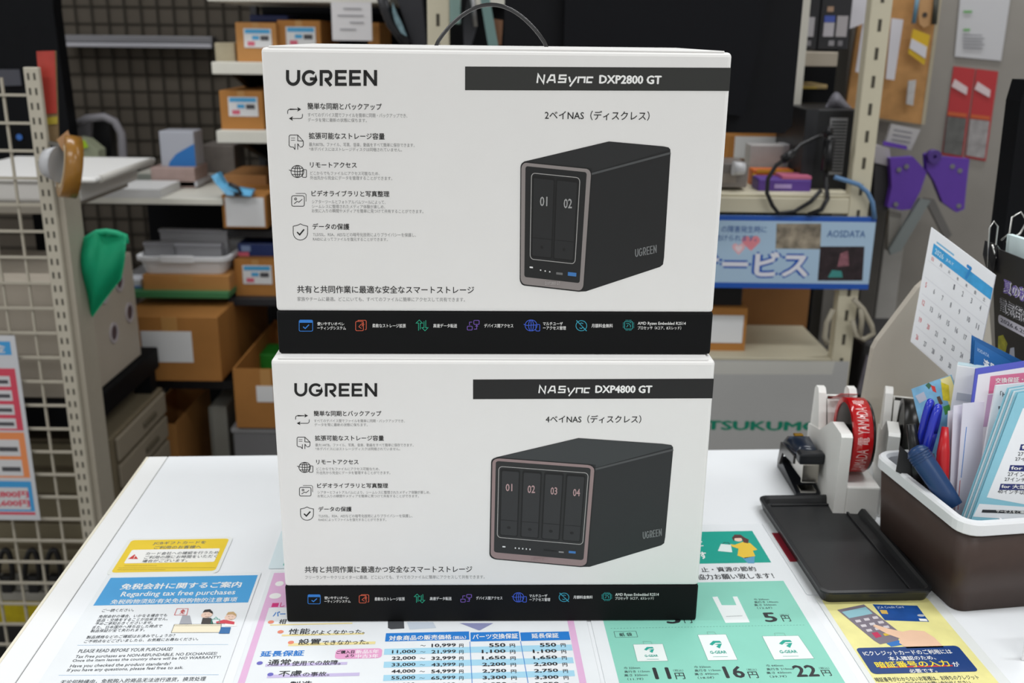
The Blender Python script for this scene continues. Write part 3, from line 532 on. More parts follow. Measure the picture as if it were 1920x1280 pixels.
lines_on(pl, [('円', 1469, 1153.7, 1484.5, 1165), ('円', 1284, 1155.5, 1299, 1168), ('円', 1268, 1261, 1286, 1273), ('円', 1406, 1258.7, 1424, 1271), ('円', 1544, 1256, 1561, 1267)], DK, .01, 2, 'price')
lines_on(pl, [('（税込）', 1263, 1254.5, 1282, 1259), ('（税込）', 1401, 1253, 1420, 1257.5), ('（税込）', 1537, 1250.3, 1556, 1254.8), ('（税込）', 1463, 1151, 1480, 1154)], TXT, 0, 2)
pl.strokespx('dotted_rule', [([(1145 + 6 * i, 1178 - i * .11), (1148 + 6 * i, 1178 - i * .11)], False) for i in range(61)], .8, mat('#4f8377', .5), 2)
a = [pl.uv(*p) for p in ((1154, 1195), (1196, 1195), (1194, 1183))]
pl.strokes('category_frame', [([a[0], (a[1][0], a[0][1]), (a[1][0], a[2][1]), (a[0][0], a[2][1])], True)], .0004, TXT, 2)
lines_on(pl, [('紙 袋', 1162, 1186, 1186, 1192.8)], DK, .02)
def paper_bag_print(q, lx0, ly0, lx1, ly1):
    b = pl.polypx('bag_picture', q, mat('#eef5f3', .4), 2)
    m = ((q[0][0] + q[1][0]) / 2, (q[0][1] + q[1][1]) / 2); w = (q[1][0] - q[0][0]) * .15
    pl.strokespx('bag_handle', [([(m[0] - w + 1, m[1]), (m[0] - w - 1, m[1] - 5), (m[0] + w - 3, m[1] - 5), (m[0] + w, m[1])], False)], .8, mat('#7fae9f', .5), 3, b)
    pl.strokespx('bag_outline', [(q, True)], .6, mat('#6b9c90', .5), 3, b)
    dx = lx1 - lx0; dy = ly1 - ly0
    pl.polypx('bag_logo', [(lx0, ly0 + dy * .45), (lx0 + dx * .3, ly0), (lx0 + dx * .85, ly0), (lx0 + dx, ly0 + dy * .25), (lx0 + dx * .5, ly0 + dy * .25), (lx0 + dx * .25, ly0 + dy * .6)], TEAL, 4, b)
    pl.polypx('bag_logo', [(lx0 + dx * .4, ly0 + dy * .45), (lx0 + dx * 1.02, ly0 + dy * .36), (lx0 + dx * .85, ly0 + dy), (lx0 + dx * .55, ly0 + dy * .75), (lx0 + dx * .75, ly0 + dy * .55)], TEAL, 4, b)
    pl.textpx('G-GEAR', lx0 + dx * .1, ly1 + dy * .3, lx1 + dx * .45, ly1 + dy * .68, TEAL, .03, 4, b)
    pl.strokespx('bag_small_print', [([(lx0 + dx * .3, ly1 + dy * 1.1), (lx1 + dx * .5, ly1 + dy * 1.08)], False)], .8, TEAL, 4, b)
paper_bag_print([(1187, 1208), (1242.5, 1207), (1252.5, 1239), (1195, 1240)], 1207.5, 1213, 1226, 1224)
paper_bag_print([(1308, 1190), (1361, 1189), (1383, 1237), (1327.5, 1238)], 1330, 1201.5, 1353, 1215.7)
paper_bag_print([(1429, 1192.5), (1497, 1191.5), (1526.7, 1234.5), (1451.8, 1236.7)], 1460.5, 1200, 1485, 1214.5)

# card PIN notice
n, pl = sheet('pin_code_notice', 'pale yellow notice with a hand on a card terminal and blue banner', 'notice', 0.3495, 0.683, 0.470, 0.838, mat('#e9ecea', .2, noise=.02, scale=18), .003)
pl.poly('yellow_ground', rrect(.3545, .683, .4595, .832, .003), mat('#eee79c', .35, noise=.07, scale=45), 1)
card = pl.polypx('card_picture', [z5(*p) for p in ((1040, 535), (1300, 543), (1370, 637), (1112, 628))], mat('#1f4f97', .3, noise=.2, scale=60), 2)
pl.polypx('card_chip', [z5(*p) for p in ((1082, 568), (1122, 570), (1132, 592), (1094, 590))], mat('#d9b45a', .35), 3, card)
pl.textpx('JCA Credit Card', *z5(1072, 546), *z5(1228, 562), mat('#cfdcf0', .5), .01, 3, card)
dot(pl, 'card_mark', *z5(1322, 600), 7, mat('#b9bdc4', .4), 3, 4, card)
pl.polypx('card_tag', [z5(*p) for p in ((1308, 618), (1352, 620), (1362, 634), (1316, 632))], PWHITE, 3, card)
term = pl.polypx('terminal_picture', [z5(*p) for p in ((835, 568), (990, 536), (1202, 700), (1190, 745), (1085, 768), (1048, 745))], mat('#7d7480', .4), 3)
pl.polypx('terminal_screen', [z5(*p) for p in ((862, 580), (1000, 551), (1042, 590), (905, 617))], mat('#93c4cf', .4), 4, term)
for i in range(3):
    for j in range(3):
        x = 955 + 50 * i + 32 * j; y = 634 - 10 * i + 27 * j
        pl.polypx('terminal_key', [z5(x - 18, y - 6), z5(x + 12, y - 10), z5(x + 22, y + 4), z5(x - 8, y + 8)], mat('#d4cdd2', .4), 4, term)
pl.polypx('terminal_key', [z5(1034, 702), z5(1068, 696), z5(1094, 722), z5(1060, 732)], mat('#c4305a', .4), 4, term)
pl.polypx('terminal_key', [z5(1100, 706), z5(1128, 702), z5(1142, 714), z5(1112, 720)], mat('#d9b83c', .4), 4, term)
pl.polypx('inserted_card', [z5(1120, 762), z5(1192, 744), z5(1218, 770), z5(1150, 782)], mat('#2f74c0', .4), 4, term)
pl.polypx('hand_picture', [z5(*p) for p in ((1042, 662), (1056, 654), (1135, 678), (1215, 695), (1260, 686), (1340, 692), (1400, 730), (1455, 786), (1240, 792), (1195, 760), (1200, 735), (1120, 706))], mat('#eec6a8', .45, noise=.03), 5)
pl.poly('blue_banner', rrect(.3565, .7135, .4505, .7515, .004), mat('#20427f', .3), 5)
lines_on(pl, [('ICクレジットカードのご利用には', 1620, 1219, 1789, 1228), ('本人確認のため、', 1668, 1230, 1757, 1238)], PWHITE, .02, 6)
lines_on(pl, [('必要です。', 1707, 1254, 1759, 1261.6), ('が', 1789, 1241, 1802, 1250)], PWHITE, .02, 6)
urect(pl, 'red_underline', 1650, 1250.4, 1790, 1253, RED, 6)
pl.textpx('暗証番号の入力', 1644, 1239.4, 1785, 1251.4, mat('#f3dc3c', .4), .03, 7)
lines_on(pl, [('暗証番号がわからないお客様は、お持ちのクレジット', 1642, 1267.4, 1840, 1276), ('カードの発行会社にお問い合わせください。', 1668, 1277, 1828, 1285)], TXT, .012, 3)

# sheets mostly hidden
n, pl = sheet('red_striped_sheet', 'white sheet with dark red stripe peeking out from under the black tray', 'notice', 0.3435, 0.8415, 0.47, 0.992, PAPER)
pl.poly('red_stripe', [(.3475, .905), (.40, .905), (.40, .968), (.3475, .968)], mat('#9c2a3a', .4), 1)
pl.polypx('black_dot', [(1505, 1069), (1510, 1069), (1512, 1072), (1508, 1073)], DK, 2); pl.polypx('black_dot', [(1516, 1083), (1521, 1083), (1523, 1086), (1518, 1087)], DK, 2)
n, pl = sheet('blue_tinted_sheet', 'pale blue sheet with teal corner peeking out behind the lower box', 'notice', -0.19, 0.911, 0.02, 0.992, mat('#dfeef3', .25))
pl.poly('teal_block', [(-.176, .9165), (-.12, .9165), (-.12, .9255), (-.176, .9255)], TEAL, 1)

# ------------------------------------------------------------------ cash tray
def loft(mb, loops, cap0=True, cap1=True, smooth=False):
    R = [[mb.bm.verts.new(p) for p in L] for L in loops]; n = len(R[0])
    for a, b in zip(R, R[1:]):
        for i in range(n):
            f = mb.bm.faces.new((a[i], a[(i + 1) % n], b[(i + 1) % n], b[i])); f.smooth = smooth
    if cap0: mb.bm.faces.new(R[0][::-1])
    if cap1: mb.bm.faces.new(R[-1])
    return mb
def rl(x0, y0, x1, y1, r, z, n=5): return [(x, y, z) for x, y in rrect(x0, y0, x1, y1, r, n)]
tw, tl = 0.112, 0.212
tray = thing('cash_tray', 'black plastic cash tray lying on the counter beside the brown organizer', 'tray', tp(.3505, .8225, .0013), RZ)
TB = mat('#1f2022', 0.38, noise=.05, scale=200, bump=.06)
part(tray, 'dish', loft(MB(), [rl(.004, .004, tw - .004, tl - .004, .008, 0), rl(.001, .001, tw - .001, tl - .001, .009, .009), rl(0, 0, tw, tl, .01, .0105), rl(0, 0, tw, tl, .01, .0125), rl(.0035, .0035, tw - .0035, tl - .0035, .008, .0130),
    rl(.0055, .0055, tw - .0055, tl - .0055, .007, .0105), rl(.0075, .0075, tw - .0075, tl - .0075, .006, .0062)], True, True), TB)
part(tray, 'inner_ridge', MB().box(tw - .020, tw - .0175, .012, tl - .012, .006, .0085, .0006), TB)
part(tray, 'inner_ridge', MB().box(.012, tw - .012, tl - .016, tl - .0135, .006, .0080, .0006), TB)

# ------------------------------------------------------------------ brown organizer
ORZ = RZ + 0.10
org = thing('desk_organizer', 'dark brown plastic desk organizer with white rim full of leaflets and pens', 'organizer', tp(.4745, .806, .0006), ORZ)
OM = MW[org]; bw, bd, bh = .30, .150, .085
BROWN = mat('#3f302a', 0.45, noise=.05, scale=120, bump=.03); RIMW = mat('#e4e6e8', 0.35)
def o2w(x, y, z): return OM @ Vector((x, y, z))
part(org, 'body', loft(MB(), [rl(0, 0, bw, bd, .012, .0), rl(-.007, -.007, bw + .007, bd + .007, .016, bh), rl(-.004, -.004, bw + .004, bd + .004, .014, bh), rl(.003, .003, bw - .003, bd - .003, .012, .004)], True, True, True), BROWN)
part(org, 'rim', loft(MB(), [rl(-.0085, -.0085, bw + .0085, bd + .0085, .018, bh - .001), rl(-.011, -.011, bw + .011, bd + .011, .02, bh + .001), rl(-.011, -.011, bw + .011, bd + .011, .02, bh + .011), rl(-.009, -.009, bw + .009, bd + .009, .018, bh + .013), rl(-.004, -.004, bw + .004, bd + .004, .014, bh + .013), rl(-.002, -.002, bw + .002, bd + .002, .013, bh + .0095), rl(-.002, -.002, bw + .002, bd + .002, .013, bh - .02)], False, False, False), RIMW)
part(org, 'divider', MB().box(.052, .054, .006, bd - .006, .004, bh - .004), RIMW)
# ------------------------------------------------------------------ leaflets, pens and papers standing in the organizer
def at_z(px, py, z):
    r = pix_ray(px, py); return CAM + r * ((z - CAM.z) / r.z)
def leaf(name, label, cat, q, m, thick=0.0008, group=None):     # q: BL, BR, TR, TL as 3D points; a flat card with thickness
    BL, BR, TR, TL = [Vector(p) for p in q]
    U = (BR - BL).normalized(); V = (TL - BL); V = (V - V.dot(U) * U).normalized(); N = U.cross(V)
    M = Matrix(((U.x, V.x, N.x, BL.x), (U.y, V.y, N.y, BL.y), (U.z, V.z, N.z, BL.z), (0, 0, 0, 1)))
    root = thing(name, label, cat, M=M, group=group)
    fl = [p - (p - BL).dot(N) * N for p in (BL, BR, TR, TL)]
    part(root, 'card', MB().prism([p - N * thick for p in fl], N * thick), m, world=True)
    return root, Plane(BL, U, V, root, 0.00012)
def qat(*pts): return [at(*p) for p in pts]
CARDW = mat('#eceff3', .4, noise=.01)
AQUA = mat('#8cc6d8', .4, noise=.02)
GL = 'leaflets standing in the brown organizer'
# teal edged service leaflets: the front one carries the print, five more behind it
q0 = [(1800, 1030, .862), (2035, 1040, .862), (2072, 715, .90), (1909, 737, .90)]
fr, pl = leaf('service_leaflet', 'frontmost teal edged leaflet with navy headings in the organizer', 'leaflet', qat(*q0), AQUA, group=GL)
pl.polypx('white_panel', [(1850, 932), (1920, 945), (1995, 950), (2050, 745), (1918, 765)], CARDW, 1)
pl.polypx('lower_panel', [(1824, 968), (1990, 980), (1994, 955), (1836, 944)], CARDW, 1)
NV = mat('#27306f', .4)
for y, x0, s, a in ((838, 1913, 'for', ''), (877, 1893, 'for ケ', ''), (912, 1875, 'for 大型液', '')):
    x1 = 1958; pl.polypx('heading_block', [(x0 - 2, y + 6), (x1, y + 7.5), (x1 + 3, y - 4), (x0 + 1, y - 5.5)], NV, 2)
    pl.textpx(s, x0 + 2, y - 3.5, x0 + 2 + 8.6 * len(s), y + 4, PWHITE, .03, 3)
for y, x0, s in ((851, 1908, '27インチ'), (861, 1903, '27インチ以上'), (889, 1889, '27インチ'), (899, 1883, '27インチ以上'), (922, 1870, '40インチ以上')):
    pl.textpx(s, x0, y - 4, x0 + 8.6 * len(s), y + 4, DK, .01, 2)
pl.polypx('black_strip', [(1840, 960.5), (1985, 965), (1987, 959), (1842, 955)], DK, 2)
pl.textpx('サービスをご購入後', 1867, 956.4, 1935, 961.8, PWHITE, .02, 3)
for i in range(1, 6):
    dx = -4.0 * i; q = [(1800 + dx, 1030, .862 + .0022 * i), (2035 + dx, 1040, .862 + .0022 * i), (2072 + dx, 712 - 2 * i, .90 + .0022 * i), (1909 + dx, 737 - 2 * i, .90 + .0022 * i)]
    leaf('service_leaflet', ('second', 'third', 'fourth', 'fifth', 'sixth')[i - 1] + ' leaflet of the teal row counting back from the frontmost one', 'leaflet', qat(*q), (mat('#dbe8ee', .4), AQUA)[i % 2], group='teal edged leaflets behind the front one')
wb, pl = leaf('white_booklet', 'white booklet with small vertical print between teal leaflets and clear folder', 'booklet', qat((1812, 1030, .888), (1960, 1030, .888), (1985, 712, .925), (1868, 722, .925)), CARDW, .003, group=GL)
for i, y in enumerate((764, 803, 836, 862)): pl.textpx('第1', 1871 - 9 * i, y - 3, 1881 - 9 * i, y + 3, DK, .02, 1)
pl.textpx('「H', 1875, 733, 1886, 743, DK, .02, 1)
pl.polypx('blue_strip', [(1864, 848), (1874, 848), (1894, 730), (1889, 730)], mat('#3c6fb0', .4), 1)
fo, pl = leaf('clear_folder', 'clear folder with violet blue edges holding a pink headed page', 'folder', qat((1785, 1030, .905), (2020, 1020, .905), (2030, 660, .945), (1830, 691, .945)), mat('#5b62c8', .3), .002, group=GL)
pl.polypx('page', [(1790, 1020), (2010, 1010), (2024, 672), (1834, 702)], mat('#eceaf0', .35), 1)
pl.polypx('pink_panel', [(1853, 738), (2000, 722), (2000, 690), (1857, 705)], mat('#d9769a', .4), 2)
pl.textpx('交換保証・延長', 1866, 706.5, 1945, 717, PWHITE, .03, 3)
pl.polypx('pink_page', [(1843, 800), (1990, 790), (1998, 724), (1852, 740)], mat('#c9a8c8', .4), 2)
for i, (a, b, m, l) in enumerate((((1768, 1030, .90), (1778, 770, .935), '#ece9ee', 'white paper slip, leftmost standing beside the red marker'), ((1776, 1030, .896), (1788, 760, .93), '#e4e2ee', 'pale lilac paper slip standing beside the clear folder'), ((1786, 1030, .893), (1806, 756, .927), '#e9e6f2', 'white slip with red and blue edge lines beside the clear folder'))):
    pp, pl = leaf('paper_slip', l, 'paper', qat(a, (a[0] + 48, a[1], a[2] + .012), (b[0] + 40, b[1] - 4, b[2] + .012), b), mat(m, .4), .0006, group='paper slips in the organizer')
    if i == 2:
        pl.strokespx('red_line', [([(1796, 955), (1800, 900)], False)], 1.2, RED, 1); pl.strokespx('blue_line', [([(1802, 895), (1812, 800)], False)], 1.2, BLUE, 1)
# colourful flyer leaning at the back
fl, pl = leaf('game_flyer', 'colourful sky blue and yellow flyer leaning in the organizer', 'flyer', qat((1745, 880, .955), (1830, 850, .955), (1784, 702, .985), (1709, 729, .985)), mat('#7db4d6', .4, noise=.15, scale=90), .0008, group=GL)
pl.polypx('yellow_edge', [(1790, 790), (1808, 778), (1782, 704), (1763, 711)], mat('#efe3a0', .4), 1)
pl.polypx('yellow_block', [(1768, 750), (1781, 752), (1779, 722), (1764, 716)], mat('#d8c52a', .45, noise=.2, scale=150), 2)
pl.polypx('red_fish', [(1745, 722), (1753, 724), (1756, 736), (1749, 733)], RED, 1)
pl.polypx('green_patch', [(1735, 722), (1741, 717), (1747, 722), (1742, 730)], mat('#3d6b4f', .5), 1)
pl.polypx('green_patch', [(1768, 762), (1780, 758), (1784, 772), (1772, 778)], mat('#4c9a4a', .5), 1)
pl.polypx('brown_blot', [(1756, 744), (1762, 742), (1768, 756), (1762, 760)], mat('#5a4438', .5), 1)
pl.polypx('pale_building', [(1716, 742), (1732, 734), (1738, 748), (1724, 756)], mat('#b8bccb', .5), 1)
pl.textpx('★', 1783, 756, 1790, 763, mat('#c63c78', .5), 0, 2)
# deck of white cards
dk = thing('card_deck', 'thick white deck of cards leaning behind the clear folder', 'cards', M=Matrix.Translation(at(1838, 745, .955)) @ Matrix.Rotation(ORZ - .62, 4, 'Z') @ Matrix.Rotation(-.12, 4, 'X'))
part(dk, 'cards', MB().box(-.026, .03, -.001, .022, -.028, .030, .0008), mat('#eceef0', .45))
for i in range(7): part(dk, 'card_edge', MB().box(-.0255, .0295, -.0004 + .0029 * i, .0004 + .0029 * i, .0302, .0306), mat('#c9dfe6', .5))
part(dk, 'barcode', MB().box(-.022, -.006, -.0014, -.0011, -.006, .002), mat('#b9bfc6', .5)); part(dk, 'barcode', MB().box(.002, .005, -.0014, -.0011, -.006, .002), DK)
# blue leaflets
for i in range(3):
    A = at(1828 - 3 * i, 638 - 5 * i, .978 + .003 * i); B = at(1938 - 3 * i, 702 - 9 * i, .966 + .003 * i); dn = Vector((0.004, -.012, -.10))
    bl_, pl = leaf('blue_leaflet', ('front blue leaflet with white display lettering below the black flyer', 'second blue leaflet, just behind the lettered one', 'third blue leaflet, rearmost below the black flyer')[i], 'leaflet', [A + dn, B + dn, B, A], mat('#2f6cab', .35, noise=.06, scale=30), .0008, group='blue leaflets in the organizer')
    if i == 0:
        L = (B - A).length; pl.V = -dn.normalized(); vs_ = dn.length / .13
        pl.text('液晶ディスプレイ', L * .16, .098 * vs_, L * .95, .114 * vs_, PWHITE, .04, 1); pl.text('IODATA', L * .05, .118 * vs_, L * .25, .1225 * vs_, mat('#a9c4e4', .5), .03, 1); pl.text('長期保証', L * .12, .076 * vs_, L * .6, .091 * vs_, PWHITE, .04, 1)
# pens and tools
def stick(root, name, a, b, r, m, n=12): return part(root, name, MB().tube([a, b] if not isinstance(r, list) else [a + (b - a) * (i / (len(r) - 1)) for i in range(len(r))], r, n), m, world=True)
def pen_base(a, b):      # continue the pen from its visible top a through b down to the organizer's floor
    d = (b - a).normalized(); t = (0.0085 - b.z) / d.z; return b + d * t
a = at(1708, 795, .945); b = pen_base(a, at(1723, 905, .925))
t = thing('black_marker', 'black marker pen standing upright at the organizer left end', 'pen', b)
stick(t, 'cap', a, a + (b - a) * .42, [.0045, .0055, .0058, .0058], mat('#17181a', .35)); stick(t, 'barrel', a + (b - a) * .42, b, .0052, mat('#2b2d30', .4)); stick(t, 'label_band', a + (b - a) * .5, a + (b - a) * .7, .00535, mat('#9aa0a4', .5))
a = at(1772, 800, .925); b = pen_base(a, at(1765, 905, .908))
t = thing('red_marker', 'red marker pen standing beside the white paper slips', 'pen', b)
RM = mat('#c01f26', .3); stick(t, 'cap', a, a + (b - a) * .5, [.0032, .0062, .0068, .007], RM); stick(t, 'barrel', a + (b - a) * .5, b, .0062, mat('#b3202a', .35))
a = at(1714, 838, .915); b = at(1775, 929, .888); b = b + (b - a).normalized() * .012
t = thing('navy_cutter', 'thick navy blue cutter handle leaning across the organizer left end', 'cutter', b)
NB = mat('#203f6b', .35); d = (b - a)
part(t, 'handle', MB().tube([a + d * k for k in (0, .03, .08, .16, .4, .8, 1)], [.004, .0085, .0105, .011, .0108, .010, .009], 14), NB, world=True)
for k in (.1, .14, .18, .22): part(t, 'grip_ridge', MB().ring(a + d * k, d, .0095, .0114, .0012, 20), NB, world=True)
a = at(1690, 838, .925); b = at(1695, 885, .905)
t = leaf('black_triangle_ruler', 'black triangular plastic piece at the organizer left corner', 'ruler', [at(1680, 884, .935), at(1716, 900, .93), at(1716, 862, .935), at(1688, 836, .94)], mat('#232426', .4), .002)
# scissors with blue loops
sx = thing('scissors', 'scissors with two translucent blue handle loops standing behind the navy cutter', 'scissors', at(1742, 900, .935))
SB = mat('#2433b8', .22, spec=.6)
def loop(c, ax, wd, ht, r, tilt):
    p = []
    for i in range(21):
        t = 2 * math.pi * i / 20; p.append(Vector((wd * math.cos(t) * math.cos(tilt[1]), wd * math.cos(t) * math.sin(tilt[1]), ht * math.sin(t))) + Vector((tilt[0] * math.sin(t), 0, 0)) + c)
    return p
c1 = at(1734, 800, .945); c2 = at(1746, 815, .935)
part(sx, 'handle_loop', MB().tube(loop(c1, 0, .0075, .027, .003, (.002, .9)), .0038, 10), SB, world=True)
part(sx, 'handle_loop', MB().tube(loop(c2, 0, .0085, .030, .003, (.003, .9)), .0038, 10), SB, world=True)
bb = pen_base(c1, at(1752, 905, .925)); 
stick(sx, 'blade', at(1744, 850, .938), bb, [.004, .003, .0015], mat('#a9adb2', .3, 1.0)); stick(sx, 'blade', at(1738, 845, .942), bb + Vector((.006, .003, 0)), [.004, .003, .0015], mat('#a9adb2', .3, 1.0))

# ------------------------------------------------------------------ leaflet rack, calendar, black flyer, clip
rk = thing('leaflet_rack', 'beige leaflet rack board standing at the counter far end behind the calendar', 'rack', tp(.60, 1.165, 0.0005), RZ)
BEI = mat('#b9b2a6', .5, noise=.03, scale=14)
yb = 1.135
bq = [at_z(1606, 800, .001)]; Yb = bq[0].y
# board outline at its own depth, standing on the counter
def bpt(px, py): return at(px, py, 1.185)
pts = [bpt(1613, 790), bpt(1638, 655), bpt(1646, 640), bpt(1722, 540), bpt(1745, 520), bpt(1850, 520), bpt(1890, 790)]
for i in (0, -1): pts[i] = Vector((pts[i].x, pts[i].y, .0006))
pts[0].x -= .004
part(rk, 'side_board', MB().prism(pts, (0, .012, 0)), BEI, world=True)
cTL = at(1746, 426, 1.13); cBL = at(1707, 640, 1.12); cTR0 = at(1864, 514, 1.045); dirc = cTR0 - cTL; Lc = dirc.length * 1.02; dirc.normalize()
cal, pl = leaf('desk_calendar', 'white wall calendar sheet with blue header strip clipped to the beige rack', 'calendar', [cBL, cBL + dirc * Lc, cTL + dirc * Lc, cTL], mat('#eceef2', .45, noise=.01), .0012)
H = (cTL - cBL).length; pl.V = (cTL - cBL).normalized()
SKY = mat('#3d9fd8', .4, noise=.15, scale=60)
pl.poly('header_strip', [(Lc * .08, H * .80), (Lc, H * .80), (Lc, H * .895), (Lc * .08, H * .895)], SKY, 1)
pl.text('7', Lc * .60, H * .81, Lc * .68, H * .93, mat('#2b86c9', .4), .06, 2)
pl.text('2026', Lc * .12, H * .825, Lc * .26, H * .87, mat('#bfe0f2', .5), .03, 2); pl.text('JULY', Lc * .3, H * .83, Lc * .42, H * .86, mat('#bfe0f2', .5), .03, 2)
pl.strokes('small_title', [([(Lc * .12, H * .92), (Lc * .4, H * .92)], False)], .002, mat('#7fb9dc', .5), 1)
RD = mat('#d8676c', .5); DG = mat('#6a6c74', .5)
for c, s in enumerate('日月火水木金土'): pl.text(s, Lc * (.09 + .135 * c), H * .755, Lc * (.125 + .135 * c), H * .785, RD if c == 0 else DG, .02, 1)
day = 1
for r_ in range(5):
    for c in range(7):
        if r_ == 0 and c < 3: continue
        if day > 31: break
        x = Lc * (.07 + .135 * c); y = H * (.665 - .152 * r_)
        w = .018 if day < 10 else .036
        pl.text(str(day), x, y, x + Lc * w * 1.1, y + H * .045, RD if (c == 0 or day == 20) else DG, .03, 1); day += 1
for r_ in range(6): pl.strokes('week_rule', [([(Lc * .04, H * (.735 - .145 * r_)), (Lc * .985, H * (.735 - .145 * r_))], False)], .0004, mat('#cfd0d8', .5), 1)
fTL = at_z(1860, 462, .303); fTR = at_z(1925, 488, .303); fd = (fTR - fTL).normalized()
fBL = at(1866, 655, fTL.y - .012)
bf, pl = leaf('black_flyer', 'black event flyer with white outlined lettering clipped beside the calendar', 'flyer', [fBL, fBL + fd * .14, fTL + fd * .14, fTL], mat('#18181b', .3, noise=.1, scale=30), .0012)
hF = (fTL - fBL).length
def ft(s, u0, v0, u1, v1, m, b=0.03, lay=3): pl.text(s, u0, hF * v0, u1, hF * v1, m, b, lay)
ft('夏の秋葉原', .014, .60, .095, .74, mat('#f2f0f6', .4), .12, 1); ft('夏の秋葉原', .014, .60, .095, .74, mat('#6a4fae', .4), .02, 2)
ft('電気街まつり', .006, .40, .10, .55, mat('#f2f0f6', .4), .12, 1); ft('電気街まつり', .006, .40, .10, .55, DK, .02, 2)
pl.poly('date_pill', rrect(.005, hF * .28, .10, hF * .37, .004), mat('#d8d4e0', .4), 1); ft('2026.6.25(木)', .010, .295, .085, .355, mat('#3f3f52', .5), .02, 2)
pl.poly('yellow_green_patch', [(.006, hF * .02), (.022, hF * .02), (.026, hF * .13), (.016, hF * .19), (.006, hF * .15)], mat('#b8b436', .45, noise=.3, scale=120), 1)
pl.poly('pale_patch', [(.03, hF * .0), (.042, hF * .03), (.040, hF * .13), (.032, hF * .1)], mat('#b9bcc8', .5), 1)
# papers behind flyer (pale cyan top edges)
leaf('paper_pad', 'pale cyan pad of papers showing above the black flyer', 'paper', [fBL + Vector((.02, .012, .0015 - fBL.z)), fBL + fd * .15 + Vector((.02, .012, .0015 - fBL.z)), fTL + fd * .15 + Vector((.012, .012, .018)), fTL + Vector((.014, .012, .014)) + fd * .012], mat('#d9eaec', .5), .006)
# binder clip
bc = thing('binder_clip', 'black binder clip with steel loops gripping the calendar and flyer', 'clip', fTL)
part(bc, 'spring_body', MB().prism([fTL + fd * .006 + Vector((0, -.006, .004)), fTL + fd * .004 + Vector((0, -.008, -.03)), fTL + fd * -.006 + Vector((-.002, -.006, -.012)), fTL + fd * -.004 + Vector((-.002, -.004, .004))], (0, .014, 0)), mat('#1c1c1e', .35), world=True)
STL = mat('#b9b9b6', .25, 1.0)
o = fTL + fd * -.002
part(bc, 'wire_loop', MB().tube([o + Vector(p) for p in ((-.004, -.008, -.022), (-.008, -.010, .004), (-.010, -.010, .022), (-.006, -.010, .030), (-.001, -.010, .024), (.000, -.010, .004), (.012, -.012, -.010))], .0011, 8), STL, world=True)
part(bc, 'wire_loop', MB().tube([o + Vector(p) for p in ((.012, .004, .006), (.020, .004, .014), (.020, .004, .032), (.029, .004, .038), (.037, .004, .028), (.032, .004, .014), (.018, .004, .004))], .0011, 8), STL, world=True)
part(bc, 'wire_loop', MB().tube([o + Vector(p) for p in ((-.004, -.010, .004), (.012, -.012, -.034))], .0011, 8), STL, world=True)

# ------------------------------------------------------------------ tape dispensers
class Cyl:      # printed surface wrapped round a roll: u runs up the visible side, v across the tape
    def __init__(s, c, r, root, M): s.c = Vector(c); s.r = r; s.root = root; s.M = M; s.lift = .00015
    def pt(s, u, v, lay=1):
        a = u / s.r; rr = s.r + s.lift * lay
        return s.M @ (s.c + Vector((-v, -rr * math.cos(a), rr * math.sin(a))))
DW = mat('#efeeea', .38, noise=.02, scale=30); DW2 = mat('#eae9e5', .38)
def dispenser(label, u, w, rot, tape_m, core_m, red):
    t = thing('tape_dispenser', label, 'tape dispenser', tp(u, w, .0006), RZ + rot, group='white tape dispensers on the counter'); M = MW[t]
    prof = [(0, 0), (0, .099), (.004, .102), (.040, .102), (.046, .100), (.090, .072), (.101, .070), (.142, .060), (.142, 0)]
    part(t, 'side_plate', MB().prism([(0, y, z) for y, z in prof], (.0125, 0, 0)), DW)
    part(t, 'base', MB().box(.0125, .050, 0, .141, 0, .040, .002), DW2)
    part(t, 'cutter_block', MB().prism([(.0125, y, z) for y, z in ((.095, .04), (.100, .072), (.116, .102), (.134, .102), (.1415, .04))], (.0255, 0, 0)), DW2)
    part(t, 'horn', MB().prism([(.0015, y, z) for y, z in ((.090, .04), (.101, .072), (.115, .110), (.120, .115), (.129, .115), (.135, .110), (.1415, .04))], (.009, 0, 0)), DW)
    part(t, 'horn', MB().prism([(.038, y, z) for y, z in ((.093, .04), (.100, .074), (.114, .110), (.119, .115), (.130, .115), (.136, .110), (.1415, .04))], (.009, 0, 0)), DW)
    part(t, 'blade', MB().box(.0130, .0375, .1165, .1185, .102, .1055), mat('#9c9d9a', .25, 1.0))
    roll = thing('tape_roll', label.replace('white tape dispenser', 'tape roll mounted in the white dispenser'), 'tape roll', M=M @ Matrix.Translation((0, .048, .084)))
    part(roll, 'tape', MB().ring((.0265, 0, 0), (1, 0, 0), .0375, .043, .0215, 56), tape_m)
    part(roll, 'core', MB().ring((.0265, 0, 0), (1, 0, 0), .012, .0375, .019, 48), core_m)
    part(roll, 'hub', MB().tube([(.0126, 0, 0), (.044, 0, 0)], .012, 20), core_m)
    part(roll, 'hub_flange', MB().ring((.0395, 0, 0), (1, 0, 0), .010, .0405, .003, 48), core_m)
    if red:
        cy = Cyl((.0265, 0, 0), .043, roll, MW[roll])
        for a0, s in ((-46, 'YAMADA'), (6, '電'), (22, 'YAMADA'), (74, '電')):
            u0 = math.radians(a0) * .043; L = .034 if len(s) > 1 else .009
            TEXTS.append((cy, s, u0, -.0062, u0 + L, .0062, mat('#e8b9b6', .5), 0.01, 1, roll, 'lettering', 0, 0))
        part(roll, 'tape_tail', MB().prism([(.0165, .066, .0195), (.0365, .066, .0195), (.0365, .030, .0385), (.0165, .030, .0385)], (0, .0002, .0006)), tape_m)
    return t
dispenser('white tape dispenser holding a red printed tape, beside the stapler', .4275, 1.0, -.11, mat('#c4161c', .12, spec=.7), mat('#1a1716', .3), True)
